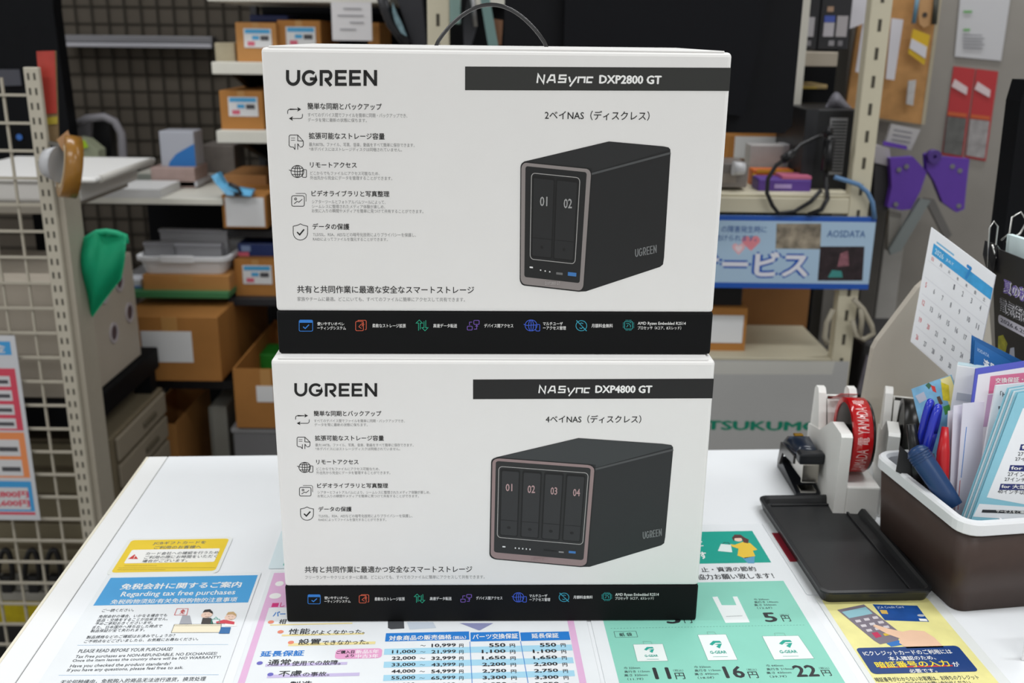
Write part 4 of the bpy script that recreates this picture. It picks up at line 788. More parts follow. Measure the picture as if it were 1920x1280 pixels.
dispenser('white tape dispenser holding a black roll, behind the brown organizer', .482, 1.003, -.35, mat('#171614', .3), mat('#121212', .35), False)

# ------------------------------------------------------------------ stapler
st = thing('stapler', 'dark navy and black stapler with chrome nose between tray and tape dispenser', 'stapler', M=Matrix.Translation(tp(.4185, 1.056, .0006)) @ Matrix.Rotation(RZ - .06, 4, 'Z') @ Matrix.Diagonal((.95, .72, 1, 1)))
BK = mat('#1d1f24', .3); NVY = mat('#1d2738', .22, spec=.6); CH = mat('#b6b2aa', .18, 1.0)
part(st, 'base', MB().prism([(-.015, y, z) for y, z in ((0, 0), (0, .005), (.02, .007), (.115, .016), (.122, .010), (.122, 0))], (.030, 0, 0)), BK)
part(st, 'anvil', MB().box(-.010, .010, -.001, .022, .005, .0085, .001), CH)
part(st, 'magazine', MB().prism([(-.009, y, z) for y, z in ((.002, .022), (.002, .044), (.11, .030), (.11, .018))], (.018, 0, 0)), CH)
part(st, 'nose_plate', MB().box(-.0105, .0105, -.002, .002, .018, .043, .002), CH)
part(st, 'nose_cap', MB().box(-.016, .016, -.004, .018, .042, .056, .003), BK)
part(st, 'arm', loft(MB(), [[(x, y, z) for x, z in ((-wd, z0), (wd, z0), (wd * .95, z0 + h * .6), (wd * .6, z0 + h), (-wd * .6, z0 + h), (-wd * .95, z0 + h * .6))] for y, wd, z0, h in ((.012, .012, .044, .012), (.03, .015,   .041, .016), (.065, .0165, .035, .023), (.10, .016, .024, .024), (.122, .013, .016, .022))], True, True, True), NVY)
part(st, 'gold_badge', MB().box(-.006, .006, .078, .088, .0535, .0560, .001), mat('#b58a2c', .3, .8))
part(st, 'side_lever', MB().prism([(-.018, y, z) for y, z in ((.02, .036), (.02, .046), (.10, .040), (.11, .012), (.10, .010), (.085, .030))], (.003, 0, 0)), mat('#6c6a68', .3, .8))

# edge of a white card at the far right of the counter
leaf('white_card', 'white card edge standing on the counter at the far right', 'card', [tp(.4975, .728, .0008), tp(.60, .735, .0008), tp(.60, .737, .034), tp(.4975, .730, .034)], mat('#f0f0f0', .5), .0015)
# ------------------------------------------------------------------ background helpers
def bbox_at(px0, py0, px1, py1, Y):
    a = at(px0, (py0 + py1) / 2, Y); b = at(px1, (py0 + py1) / 2, Y); m = (px0 + px1) / 2
    return a.x, b.x, at(m, py1, Y).z, at(m, py0, Y).z
def box_thing(name, label, cat, rect, Y, depth, m, bevel=0.003, group=None, rz=0.0, partname='body'):
    x0, x1, z0, z1 = bbox_at(*rect, Y); cx = (x0 + x1) / 2; w = (x1 - x0) / 2; h = z1 - z0
    root = thing(name, label, cat, (cx, Y, z0), rz, group)
    part(root, partname, MB().box(-w, w, 0, depth, 0, h, bevel), m)
    return root, w, h
def fpanel(root, name, x0, x1, z0, z1, m, y=-0.0006, t=0.0012): return part(root, name, MB().box(x0, x1, y - t, y, z0, z1), m)
CARDB = [mat(c, .7, noise=.06, scale=14, bump=.05) for c in ('#b0783a', '#a67137', '#ba8449', '#96693c')]
TAPEB = mat('#b98a50', .3); LABEL = mat('#dfe0e2', .5); LBLUE = mat('#4aa3d6', .5); LRED = mat('#d6657c', .5); LDARK = mat('#4b4b50', .6)
def price_label(root, w, h, x0, x1, z0, z1):
    X = lambda t: -w + 2 * w * (x0 + (x1 - x0) * t); Z = lambda t: h * (z0 + (z1 - z0) * t)
    l = fpanel(root, 'label', X(0), X(1), Z(0), Z(1), LABEL)
    for nm, a, b, c, d, m in (('label_header', .05, .95, .74, .96, LBLUE), ('label_red', .12, .38, .1, .32, LRED), ('label_text', .3, .55, .42, .62, LBLUE), ('label_text', .6, .9, .38, .62, LDARK)):
        part(l, nm, MB().box(X(a), X(b), -.0024, -.0018, Z(c), Z(d)), m)
def carton(label, rect, Y, depth, k=0, lab=None, tape=True, group='cardboard cartons on the shelves', open_top=False, rz=0.0):
    root, w, h = box_thing('carton', label, 'carton', rect, Y, depth, CARDB[k], .002, group, rz) if not open_top else (None, None, None)
    if open_top:
        x0, x1, z0, z1 = bbox_at(*rect, Y); w = (x1 - x0) / 2; h = z1 - z0
        root = thing('carton', label, 'carton', ((x0 + x1) / 2, Y, z0), rz, group)
        part(root, 'front_wall', MB().box(-w, w, 0, .004, 0, h), CARDB[k]); part(root, 'back_wall', MB().box(-w, w, depth - .004, depth, 0, h), CARDB[k])
        part(root, 'side_wall', MB().box(-w, -w + .004, .0041, depth - .0041, 0, h), CARDB[k]); part(root, 'side_wall', MB().box(w - .004, w, .0041, depth - .0041, 0, h), CARDB[k])
        part(root, 'bottom', MB().box(-w + .0041, w - .0041, .0041, depth - .0041, 0, .004), CARDB[k])
    if tape: fpanel(root, 'packing_tape', -w * .16, w * .16, h * .55, h * .995, TAPEB, -.0002, .0006)
    if lab == 'price': price_label(root, w, h, .2, .88, .38, .85)
    elif lab: fpanel(root, 'paper_label', -w + 2 * w * lab[0], -w + 2 * w * lab[1], h * lab[2], h * lab[3], LABEL)
    return root, w, h
SHELFW = mat('#d9d7cd', .45, noise=.02, scale=20); SHELFD = mat('#26262a', .5, noise=.05); BEIGE = mat('#b8b09b', .5, noise=.03, scale=20); BLK = mat('#0b0c0f', .6, noise=.1, scale=20, spec=.1)
def board(root, name, x0, x1, y0, y1, z0, z1, m, bevel=.002):
    o = MW[root].translation; return part(root, name, MB().box(x0 - o.x, x1 - o.x, y0 - o.y, y1 - o.y, z0 - o.z, z1 - o.z, bevel), m)

# ------------------------------------------------------------------ dark wire mesh wall, far left
mesh = thing('wire_mesh_panel', 'dark brown wire mesh panel covering the far back wall', 'mesh panel', (-.9, 3.3, FLOOR))
MESHM = mat('#34302a', .85, spec=.2); 
board(mesh, 'backing', -2.3, .1, 3.32, 3.33, FLOOR, CEIL_Z - .02, mat('#524c44', .85, noise=.05, scale=12, spec=.2))
for i in range(28): board(mesh, 'vertical_wire', -1.50 + .052 * i - .003, -1.50 + .052 * i + .003, 3.312, 3.3155, FLOOR, CEIL_Z - .03, MESHM, 0)
for i in range(24): board(mesh, 'horizontal_wire', -2.3, .1, 3.316, 3.3195, -.55 + .052 * i - .003, -.55 + .052 * i + .003, MESHM, 0)
x0, x1, z0, z1 = bbox_at(113, 67, 397, 89, 3.24)
rail = thing('wall_rail', 'grey metal rail fixed across the dark mesh wall', 'rail', ((x0 + x1) / 2, 3.24, z0))
board(rail, 'upper_face', x0, x1, 3.245, 3.298, z0 + (z1 - z0) * .42, z1, mat('#77777b', .4, .3)); board(rail, 'lower_lip', x0, x1, 3.235, 3.298, z0, z0 + (z1 - z0) * .36, mat('#a9a9b0', .35, .3))

# ------------------------------------------------------------------ left shelving
us = thing('shelf_unit', 'white and black shelving unit full of cartons left of the boxes', 'shelf unit', (-.6, 2.7, FLOOR))
def lip(px0, py0, px1, py1, Y, depth, m, name='shelf_board', th=None):
    a, b, z0, z1 = bbox_at(px0, py0, px1, py1, Y); board(us, name, a, b, Y, Y + depth, z0, z1, m); return a, b, z0, z1
lip(388, -14, 730, 4, 2.62, .45, SHELFW); S2 = lip(397, 118, 740, 141, 2.62, .45, SHELFW); S3 = lip(406, 247, 760, 270, 2.62, .45, SHELFW)
S4 = lip(130, 371, 417, 383, 2.55, .62, SHELFW)
S5 = lip(222, 547, 428, 559, 2.5, .55, mat('#3f7f52', .5)); S6 = lip(232, 713, 437, 729, 2.5, .6, SHELFD)
S7 = lip(428, 560, 600, 574, 2.55, .5, SHELFD); S8 = lip(415, 432, 600, 446, 2.62, .5, SHELFD)
board(us, 'upright', S3[0] - .02, S3[0] + .0, 3.12, 3.16, FLOOR, 1.2, SHELFD); board(us, 'upright', -.3, -.27, 3.12, 3.16, FLOOR, 1.2, SHELFD); board(us, 'upright', S6[1] - .03, S6[1], 3.12, 3.16, FLOOR, S4[2], SHELFD)
board(us, 'back_panel', S3[0] + .02, -.25, 3.10, 3.11, S4[2] + .1, 1.2, BLK)
board(us, 'back_panel', S4[0] - .03, -.25, 3.165, 3.175, FLOOR, S4[2], BLK)
for s in (S2, S3):
    mb = MB(); o = MW[us].translation
    mb.prism([Vector((s[0] + .03, 2.68, s[2] - .001)) - o, Vector((s[0] + .03, 3.1, s[2] - .001)) - o, Vector((s[0] + .03, 3.1, s[2] - .12)) - o], (.02, 0, 0)); part(us, 'bracket', mb, BLK)

carton('cardboard carton with blue and white price label on the top white shelf, leftmost', (443, 42, 519, 118), 2.66, .28, 2, 'price')
carton('cardboard carton with red print label on the top white shelf behind the upper box', (521, 38, 602, 118), 2.68, .28, 0, 'price')
carton('small carton half hidden behind the hanging white note', (690, 42, 712, 118), 2.70, .25, 0, None)
box_thing('flat_box', 'small beige and green box beside the leftmost top shelf carton', 'box', (403, 80, 441, 118), 2.68, .2, mat('#a99f86', .6, noise=.1, scale=30))
box_thing('blue_box', 'dark blue package lying on the top shelf cartons', 'box', (468, 28, 540, 41), 2.72, .15, mat('#1d2a5c', .5))
carton('orange brown carton with blue price label on the second white shelf', (413, 170, 494, 247), 2.66, .28, 0, 'price')
nt, w, h = box_thing('hanging_note', 'white handwritten note hanging from the top shelf edge', 'note', (622, 4, 697, 76), 2.605, .001, mat('#d6d4d6', .6), .0003, partname='paper')
for k, (a, b) in enumerate(((.3, .75), (.15, .8), (.45, .8), (.2, .6))): fpanel(nt, 'handwriting', -w + 2 * w * a, -w + 2 * w * b, h * (.82 - .18 * k), h * (.845 - .18 * k), mat('#86868c', .7))
carton('carton fronted by a white paper under the second shelf', (417, 366, 500, 428), 2.56, .3, 1, (.08, .95, .06, .94), False)
carton('carton with blue price label on the lower black shelf', (440, 486, 520, 560), 2.58, .3, 0, 'price')
pk, w, h = box_thing('blister_pack', 'dark blue blister pack with pink corner on top of a labelled carton', 'package', (446, 456, 515, 486), 2.62, .12, mat('#1c2f66', .3)); fpanel(pk, 'pink_corner', -w, -w * .4, 0, h * .45, LRED); fpanel(pk, 'pale_print', -w * .8, -w * .3, h * .5, h * .85, mat('#7f93b8', .5))
carton('open carton with small white tag on the floor stack', (440, 692, 560, 802), 2.35, .45, 1, (.35, .62, .45, .72), True, open_top=True)
box_thing('green_packet', 'bright green packet inside the open carton', 'packet', (482, 664, 520, 700), 2.60, .1, mat('#2c8f2e', .5))
bxk, w, h = box_thing('storage_bin', 'grey plastic bin carrying the open carton', 'bin', (444, 803, 600, 1010), 2.36, .4, mat('#77777a', .5)); part(bxk, 'bin_lip', MB().box(-w - .004, w + .004, -.004, .404, h - .012, h - .0005, .002), mat('#8a8a8c', .5))
wp, w, h = box_thing('partition_board', 'narrow white panel standing under the black shelf', 'panel', (402, 762, 434, 1010), 2.5, .25, mat('#9d9d96', .5)); part(wp, 'edge_trim', MB().box(-w - .001, -w + .006, -.003, 0, 0, h), mat('#86867f', .5))
carton('wide carton with white shipping label on the black shelf', (231, 594, 412, 714), 2.40, .5, 1, (.2, .72, .30, .78), True)
carton('carton with loose flaps under the black shelf beside the counter', (266, 795, 338, 990), 2.42, .3, 2, None, False, open_top=True)
# plastic basket on a cardboard tray
carton('shallow cardboard tray under the white basket', (268, 516, 430, 547), 2.52, .3, 2, None, True)
bs = thing('basket', 'white plastic basket filled with clear plastic cases', 'basket', at(345, 516, 2.54))
x0, x1, z0, z1 = bbox_at(263, 484, 432, 515, 2.54); w = (x1 - x0) / 2; h = z1 - z0
WPL = mat('#e2e3e6', .45)
part(bs, 'basin', loft(MB(), [rl(-w * .86, 0, w * .86, .24, .02, .002), rl(-w, -.01, w, .26, .03, h), rl(-w * .97, -.004, w * .97, .254, .028, h), rl(-w * .84, .006, w * .84, .234, .02, .006)]), WPL)
part(bs, 'rim', loft(MB(), [rl(-w - .006, -.016, w + .006, .266, .034, h - .004), rl(-w - .006, -.016, w + .006, .266, .034, h + .006), rl(-w * .96, -.002, w * .96, .252, .026, h + .006)], False, False), WPL)
part(bs, 'handle_lip', MB().box(-w * .45, w * .3, -.022, -.015, h - .008, h + .012, .003), WPL)
CLEAR = mat('#a2a2a6', .3, alpha=.8)
for k, (rc, Y, a, lb) in enumerate((((300, 432, 428, 490), 2.62, -.06, 'grey translucent lid leaning in the white basket'), ((272, 455, 330, 490), 2.58, .1, 'clear case standing at the left of the white basket'), ((330, 458, 415, 492), 2.57, .0, 'clear case lying at the front of the white basket'))):
    c, w, h = box_thing('plastic_case', lb, 'case', rc, Y, .02, CLEAR, .003, 'clear cases in the basket', a); part(c, 'case_rim', MB().box(-w - .002, w + .002, -.003, .023, h - .006, h + .001, .001), mat('#8f8f94', .3))
st_, w, h = box_thing('white_stack', 'stack of white and blue paper pads on the green shelf', 'paper', (222, 524, 265, 547), 2.54, .2, mat('#c9cbd2', .5)); fpanel(st_, 'blue_pad', -w, w, h * .2, h * .5, mat('#5d7fc0', .5))
# things on the long white shelf
bb_, w, h = box_thing('printed_box', 'white box with blue swoosh standing on the long white shelf', 'box', (300, 246, 365, 313), 2.75, .08, mat('#a9acb6', .5))
o_ = MW[bb_].translation
part(bb_, 'blue_swoosh', MB().prism([(-w * .6, -.001, 0), (w, -.001, 0), (w, -.001, h * .66), (w * .4, -.001, h * .5), (-w * .1, -.001, h * .36), (-w * .5, -.001, h * .14)], (0, -.001, 0)), mat('#2a6fb4', .5))
box_thing('pink_box', 'flat pinkish box under the blue swoosh box', 'box', (283, 314, 366, 352), 2.72, .12, mat('#a08a84', .5, noise=.08, scale=40))
box_thing('grey_carton', 'grey dusty box at the right end of the long shelf', 'box', (378, 272, 440, 325), 2.9, .12, mat('#6b6560', .6, noise=.15, scale=30))
carton('plain carton behind the blue cable bag', (420, 328, 500, 366), 2.75, .2, 3, None, False)
for k, (rc, Y, m_, lb) in enumerate((((165, 354, 300, 371), 2.55, '#cfcfcf', 'thick pad of white paper at the front of the long shelf'), ((210, 340, 300, 352), 2.8, '#8f948c', 'grey green folder lying behind the white pad'), ((318, 340, 370, 350), 2.72, '#b9babf', 'white sheets lying beside the pink box'))):
    p_, w, h = box_thing('paper_pad', lb, 'paper', rc, Y, .16, mat(m_, .6), .001, 'papers on the long shelf')
cb = thing('cable_bag', 'light blue plastic bag of cables hanging over the long shelf edge', 'bag', at(410, 372, 2.54))
mb = MB(); A = [at(*p) for p in ((396, 330, 2.56), (408, 324, 2.57), (420, 345, 2.55), (440, 352, 2.55), (474, 358, 2.55), (470, 368, 2.53), (452, 367, 2.53), (425, 366, 2.53), (405, 345, 2.54))]
mb.prism(A, (0, .03, 0)); part(cb, 'bag', mb, mat('#5fa6cf', .3, noise=.2, scale=30), world=True)
part(cb, 'cable', MB().tube([at(430, 345, 2.53), at(445, 352, 2.525), at(452, 362, 2.525), at(440, 364, 2.525)], .006, 8), mat('#22252b', .4), world=True)
sd = thing('monitor_stand', 'pale grey curved monitor stand on the long shelf', 'stand', at(200, 345, 2.7))
part(sd, 'curved_arm', MB().tube([at(*p, 2.72) for p in ((143, 232), (165, 222), (195, 219), (215, 228), (228, 250), (231, 300), (228, 338))], .011, 10), mat('#77757a', .4), world=True)
part(sd, 'side_panel', MB().prism([at(*p, 2.74) for p in ((140, 225), (170, 224), (168, 262), (150, 258))], (0, .02, 0)), mat('#6b696c', .45), world=True)
part(sd, 'black_column', MB().prism([at(*p, 2.76) for p in ((163, 225), (205, 225), (212, 338), (190, 338), (186, 300), (165, 270))], (0, .04, 0)), mat('#0d0d0f', .4), world=True)
gb = thing('green_bag', 'lime green and white snack bag beside the monitor stand', 'bag', at(165, 340, 2.62))
part(gb, 'bag', MB().prism([at(*p, 2.64) for p in ((142, 258), (160, 262), (184, 282), (186, 345), (140, 345), (138, 300))], (0, .05, 0)), mat('#8a8f78', .45, noise=.1, scale=20), world=True)
part(gb, 'lime_print', MB().prism([at(*p, 2.639) for p in ((144, 257), (160, 264), (166, 276), (146, 280))], (0, -.002, 0)), mat('#94b41e', .4), world=True)

# ------------------------------------------------------------------ near left: wire grid, slotted post, cabinet
YG = 1.85
gp = thing('wire_grid_panel', 'cream wire grid display panel with slotted post left of the counter', 'display grid', (at(45, 600, YG).x, YG, FLOOR))
CREAM = mat('#a8a294', .5, noise=.02); og = MW[gp].translation
xv = at(64, 626, YG).x; zh = at(20, 178, YG).z; PX0 = at(42, 125, YG).x; PX1 = at(71, 125, YG).x; PT = at(56, 126, YG).z
gx0 = xv - .05 * 6
for i in range(7): board(gp, 'vertical_wire', xv - .05 * i - .0022, xv - .05 * i + .0022, YG + .004, YG + .0084, FLOOR + .1, zh + .03, CREAM, 0)
for i in range(25): board(gp, 'horizontal_wire', gx0 - .02, PX0 + .001, YG - .0005, YG + .0038, zh - .05 * i - .0024, zh - .05 * i + .0024, CREAM, 0)
board(gp, 'post', PX0, PX1, YG, YG + .012, FLOOR, PT, mat('#b3ad9e', .5, noise=.02), .002)
board(gp, 'post_flange', PX1 - .004, PX1 + .012, YG + .0125, YG + .085, FLOOR, PT - .215, mat('#a39c8e', .5, noise=.02), .002)
SL = mat('#3a3730', .8)
slot_mesh = MB().box(-.0016, .0016, -.0006, .0006, -.006, .006).mesh('slot', SL)
for r_ in range(44):
    for c in (.30, .70):
        so = bpy.data.objects.new('slot', slot_mesh); COL.objects.link(so); so.parent = gp
        so.location = Vector((PX0 + (PX1 - PX0) * c, YG - .0003, PT - .016 - .0262 * r_)) - og
board(gp, 'foot', gx0 - .02, PX1, YG - .02, YG + .1, FLOOR, FLOOR + .03, mat('#8b8578', .5))
# price poster on the grid
tr = at(16, 629, YG - .012); br = at(76, 975, YG - .012); wd = .21
po, pl = leaf('price_poster', 'laminated price poster with blue, red and orange price rows hung on the wire grid', 'poster', [br - Vector((wd, 0, 0)), br, Vector((br.x, br.y, tr.z)), Vector((br.x - wd, br.y, tr.z))], mat('#c4c6cb', .4), .001)
Hp = tr.z - br.z
def pr(nm, x0, z0, x1, z1, m, l=1): return pl.poly(nm, [(wd * x0, Hp * z0), (wd * x1, Hp * z0), (wd * x1, Hp * z1), (wd * x0, Hp * z1)], m, l)
PB = mat('#3f96cf', .45); PR = mat('#c9465a', .45); PO = mat('#e08a55', .45); PWH = mat('#c9c9cc', .5)
pr('blue_header', .05, .90, .95, .97, PB); pl.text('料金', wd * .6, Hp * .91, wd * .9, Hp * .96, PWH, .04, 2)
pr('red_block', .05, .50, .96, .83, PR)
for k in range(4): pr('price_field', .08, .735 - .075 * k, .90, .79 - .075 * k, PWH, 2); pr('price_print', .62, .750 - .075 * k, .88, .77 - .075 * k, LDARK, 3)
pr('orange_block', .05, .24, .96, .49, PO)
for k in range(2): pr('price_field', .08, .36 - .11 * k, .90, .45 - .11 * k, PWH, 2); pr('price_print', .70, .385 - .11 * k, .88, .41 - .11 * k, LDARK, 3); pl.text('円', wd * .50, Hp * (.37 - .11 * k), wd * .62, Hp * (.44 - .11 * k), PR, .04, 3)
pr('blue_block', .05, .05, .96, .22, PB); pr('price_field', .07, .06, .92, .185, PWH, 2)
pl.text('6,800円', wd * .56, Hp * .125, wd * .92, Hp * .165, PR, .05, 3); pl.text('17,600円', wd * .52, Hp * .075, wd * .92, Hp * .115, PR, .05, 3); pr('red_rule', .05, .03, .96, .045, PR)
# beige cabinet behind the grid, its side pierced by round cable holes
P0 = at(168, 748, 1.99); x1_ = P0.x; zb_ = P0.z; zt_ = zb_ + .275
cb_ = thing('beige_cabinet', 'beige metal cabinet with round cable holes on its side, behind the wire grid', 'cabinet', (x1_ - .2, 1.99, zb_))
CB = mat('#a89f92', .5, noise=.02, scale=10)
part(cb_, 'body', MB().box(-.25, .2, 0, .31, 0, .255, .004), CB)
for (yy, zz) in ((.13, .20), (.22, .205), (.16, .10), (.26, .12)):
    part(cb_, 'hole_ring', MB().ring((.2012, yy, zz), (1, 0, 0), .017, .024, .003, 24), mat('#a9a2a6', .4)); part(cb_, 'cable_hole', MB().disc((.2010, yy, zz), (1, 0, 0), .0168), mat('#4a3a40', .5))
sf = thing('black_shelf', 'thick black shelf board carrying the beige cabinet', 'shelf', (x1_ - .2, 1.95, zb_ - .05))
part(sf, 'board', MB().box(-.30, .215, 0, .42, -.005, .0485, .004), BLK); part(sf, 'upright', MB().box(-.3, -.26, .36, .40, FLOOR - zb_ + .05, -.0055), BLK); part(sf, 'upright', MB().box(.17, .21, .36, .40, FLOOR - zb_ + .05, -.0055), BLK)
zl_ = at(60, 1075, 2.02).z - zb_ + .05; part(sf, 'lower_board', MB().box(-.30, .215, .03, .42, zl_ - .02, zl_ - .001, .002), mat('#8d8b84', .5)); part(sf, 'side_support', MB().box(.19, .213, .02, .06, -.16, -.0055), BLK)
dr = thing('drawer_chest', 'olive beige small drawer chest beneath the black shelf', 'drawers', (x1_ - .135, 2.02, at(60, 1075, 2.02).z))
hd = zb_ - .105 - at(60, 1075, 2.02).z
part(dr, 'body', MB().box(-.22, .155, 0, .34, 0, hd, .003), mat('#6f6551', .6, noise=.05))
for k in range(5): 
    d_ = part(dr, 'drawer', MB().box(.1555, .164, .02, .33, hd - .035 - .065 * k - .027, hd - .035 - .065 * k + .027, .003), mat('#8a8171', .5)); part(d_, 'pull', MB().box(.1645, .170, .17, .25, hd - .035 - .065 * k - .006, hd - .035 - .065 * k + .006, .002), mat('#5c5546', .5))
for k in range(5): part(dr, 'drawer_front', MB().box(-.21, .15, -.008, -.0005, hd - .035 - .065 * k - .027, hd - .035 - .065 * k + .027, .003), mat('#7a725c', .5))
# white scanner on the shelf level behind the grid, black screen, red strip, tape roll, green cloth
ws = thing('white_scanner', 'flat white scanner on a shelf behind the wire grid', 'scanner', at(80, 380, 2.12))
x0, x1, z0, z1 = bbox_at(-120, 330, 185, 378, 2.12); w = (x1 - x0) / 2; h = z1 - z0; MW_ = MW[ws].translation; cx = (x0 + x1) / 2 - MW_.x
part(ws, 'body', MB().box(cx - w, cx + w * .75, 0, .35, 0, h * .8, .008), mat('#c9c7c4', .4)); part(ws, 'lid', MB().box(cx - w, cx + w, -.01, .36, h * .81, h * 1.02, .006), mat('#e6e5e3', .35)); part(ws, 'lid_hinge', MB().tube([(cx + w * .98, .02, h * .9), (cx + w * .98, .34, h * .9)], .008, 10), mat('#b9b6b0', .4))
gs = thing('grey_shelf', 'pale shelf board under the white scanner', 'shelf', at(80, 384, 2.08)); part(gs, 'board', MB().box(-.45, .03, 0, .40, -.02, -.001, .003), mat('#8d877c', .5)); part(gs, 'upright', MB().box(-.45, -.42, .36, .39, FLOOR - MW[gs].translation.z, -.0205), BLK); part(gs, 'upright', MB().box(-.2, -.17, .36, .39, FLOOR - MW[gs].translation.z, -.0205), BLK)
bm_ = thing('black_display', 'tall black display back behind the slotted post', 'display', at(60, 330, 2.62))
part(bm_, 'casing', MB().prism([at(*p, 2.62) for p in ((-140, -60), (96, -60), (100, 20), (136, 290), (130, 330), (-140, 330))], (0, .05, 0)), BLK, world=True)
part(bm_, 'stand', MB().prism([at(*p, 2.63) for p in ((20, 330), (70, 330), (74, 360), (24, 360))], (0, .04, 0)), BLK, world=True)
part(bm_, 'bezel', MB().prism([at(*p, 2.617) for p in ((-140, 130), (38, 130), (42, 160), (-140, 165))], (0, -.006, 0)), mat('#3c3d45', .45), world=True)
part(bm_, 'blue_lamp', MB().disc(at(36, 257, 2.612), (0, -1, 0), .008, 16), mat('#2c5fa8', .4), world=True)
rs = thing('red_card_pack', 'long red and yellow card pack hung beside the slotted post', 'package', at(88, 270, 1.88))
part(rs, 'card', MB().prism([at(*p, 1.88) for p in ((69, 96), (103, 95), (109, 270), (84, 270))], (0, .006, 0)), mat('#8a7352', .5, noise=.06), world=True)
part(rs, 'red_print', MB().prism([at(*p, 1.879) for p in ((69, 96), (103, 95), (107, 212), (79, 214))], (0, -.002, 0)), mat('#a8392f', .4, noise=.12, scale=40), world=True)
part(rs, 'yellow_print', MB().prism([at(*p, 1.8785) for p in ((80, 222), (108, 218), (108, 232), (83, 234))], (0, -.002, 0)), mat('#b3a13a', .45), world=True)
tpr = thing('packing_tape_roll', 'brown packing tape roll hanging on the slotted post', 'tape roll', at(118, 312, 1.80))
part(tpr, 'tape', MB().ring((0.012, 0, 0), (.84, .50, -.2), .040, .056, .028, 40), mat('#8f6427', .25, noise=.1, scale=60)); part(tpr, 'core', MB().ring((0.012, 0, 0), (.84, .50, -.2), .034, .040, .029, 36), mat('#b9a98c', .6))
part(tpr, 'hook', MB().tube([(-.04, .05, .036), (.03, -.005, .034)], .004, 8), mat('#9a9a9a', .3, .8))
part(tpr, 'loose_end', MB().prism([at(*p, 1.79) for p in ((106, 262), (127, 244), (136, 270), (118, 284))], (0, .0015, 0)), mat('#a8805a', .3), world=True)
part(tpr, 'white_cone', MB().tube([at(90, 305, 1.80), at(112, 308, 1.795)], [.026, .033], 18), mat('#b0b1b4', .35), world=True)
gc = thing('green_cloth', 'bright green cloth pouch hanging from the shelf beside the beige cabinet', 'cloth', at(180, 605, 1.97))
top = [(150, 455), (165, 444), (182, 434), (198, 432), (215, 435), (236, 440)]; bot = [(142, 500), (150, 545), (160, 580), (166, 605), (195, 565), (228, 522)]
def clothpt(u, v):
    k = u * 5; i = min(4, int(k)); t = k - i; a = (top[i][0] + (top[i + 1][0] - top[i][0]) * t, top[i][1] + (top[i + 1][1] - top[i][1]) * t); b = (bot[i][0] + (bot[i + 1][0] - bot[i][0]) * t, bot[i][1] + (bot[i + 1][1] - bot[i][1]) * t)
    bulge = .05 * math.sin(math.pi * v) * math.sin(math.pi * u) + .012 * math.sin(7 * u + 2 * v)
    return at(a[0] + (b[0] - a[0]) * v + 4 * math.sin(math.pi * v) * (u - .3), a[1] + (b[1] - a[1]) * v, 1.93 - bulge)
part(gc, 'cloth', MB().grid(clothpt, 20, 16, .002), mat('#13b583', .55, noise=.04, scale=30), world=True)
part(gc, 'folded_rim', MB().tube([at(*p, 1.93) for p in ((148, 458), (165, 446), (182, 436), (200, 434), (218, 437), (235, 443), (237, 456))], .006, 8), mat('#15a678', .55), world=True)
wb_ = thing('wall_box', 'small white and wooden switch box on the cabinet side behind the slotted post', 'box', at(128, 490, 1.9)); part(wb_, 'box', MB().prism([at(*p, 1.905) for p in ((113, 450), (140, 445), (146, 470), (136, 490), (120, 500))], (0, .02, 0)), mat('#8f8378', .5), world=True); part(wb_, 'white_clip', MB().prism([at(*p, 1.90) for p in ((116, 410), (132, 408), (136, 448), (113, 452))], (0, .012, 0)), mat('#a9a8a8', .45), world=True)
# lower left behind the grid: white crate, yellow black crate
cr_ = thing('striped_crate', 'yellow and black crate low behind the wire grid', 'crate', at(20, 1190, 1.99)); 
x0, x1, z0, z1 = bbox_at(-180, 1128, 170, 1168, 1.99); w = (x1 - x0) / 2; cx = (x0 + x1) / 2 - MW[cr_].translation.x; oz = MW[cr_].translation.z
part(cr_, 'body', MB().box(cx - w, cx + w, .001, .35, FLOOR - oz, z0 - oz, .004), mat('#1c1c1c', .5)); part(cr_, 'yellow_band', MB().box(cx - w - .004, cx + w + .004, 0, .352, z0 - oz + .001, z1 - oz, .003), mat('#b8a614', .45, noise=.1)); part(cr_, 'white_lid', MB().box(cx - w, cx + w, .0, .35, z1 - oz + .001, z1 - oz + .026, .004), mat('#a3a19a', .5))
for k, (x, l) in enumerate(((10, 'left'), (60, 'middle'), (100, 'right'))):
    hh = thing('headset_loop', ('black cable loop hanging at the far left behind the wire grid', 'black cable loop hanging second behind the wire grid', 'black cable loop hanging nearest the counter edge')[k], 'cable', at(x, 1090, 1.95), group='black loops behind the wire grid')
    part(hh, 'loop', MB().tube([at(x - 14 + 14 * (1 - math.cos(t)), 1085 - 55 * math.sin(t), 1.95) for t in [math.pi * i / 12 for i in range(13)]], .006, 8), mat('#1a1a1c', .4), world=True)
    part(hh, 'plug', MB().box(-.012, .012, 0, .02, -.03, .012, .003), mat('#1c1c1e', .4))
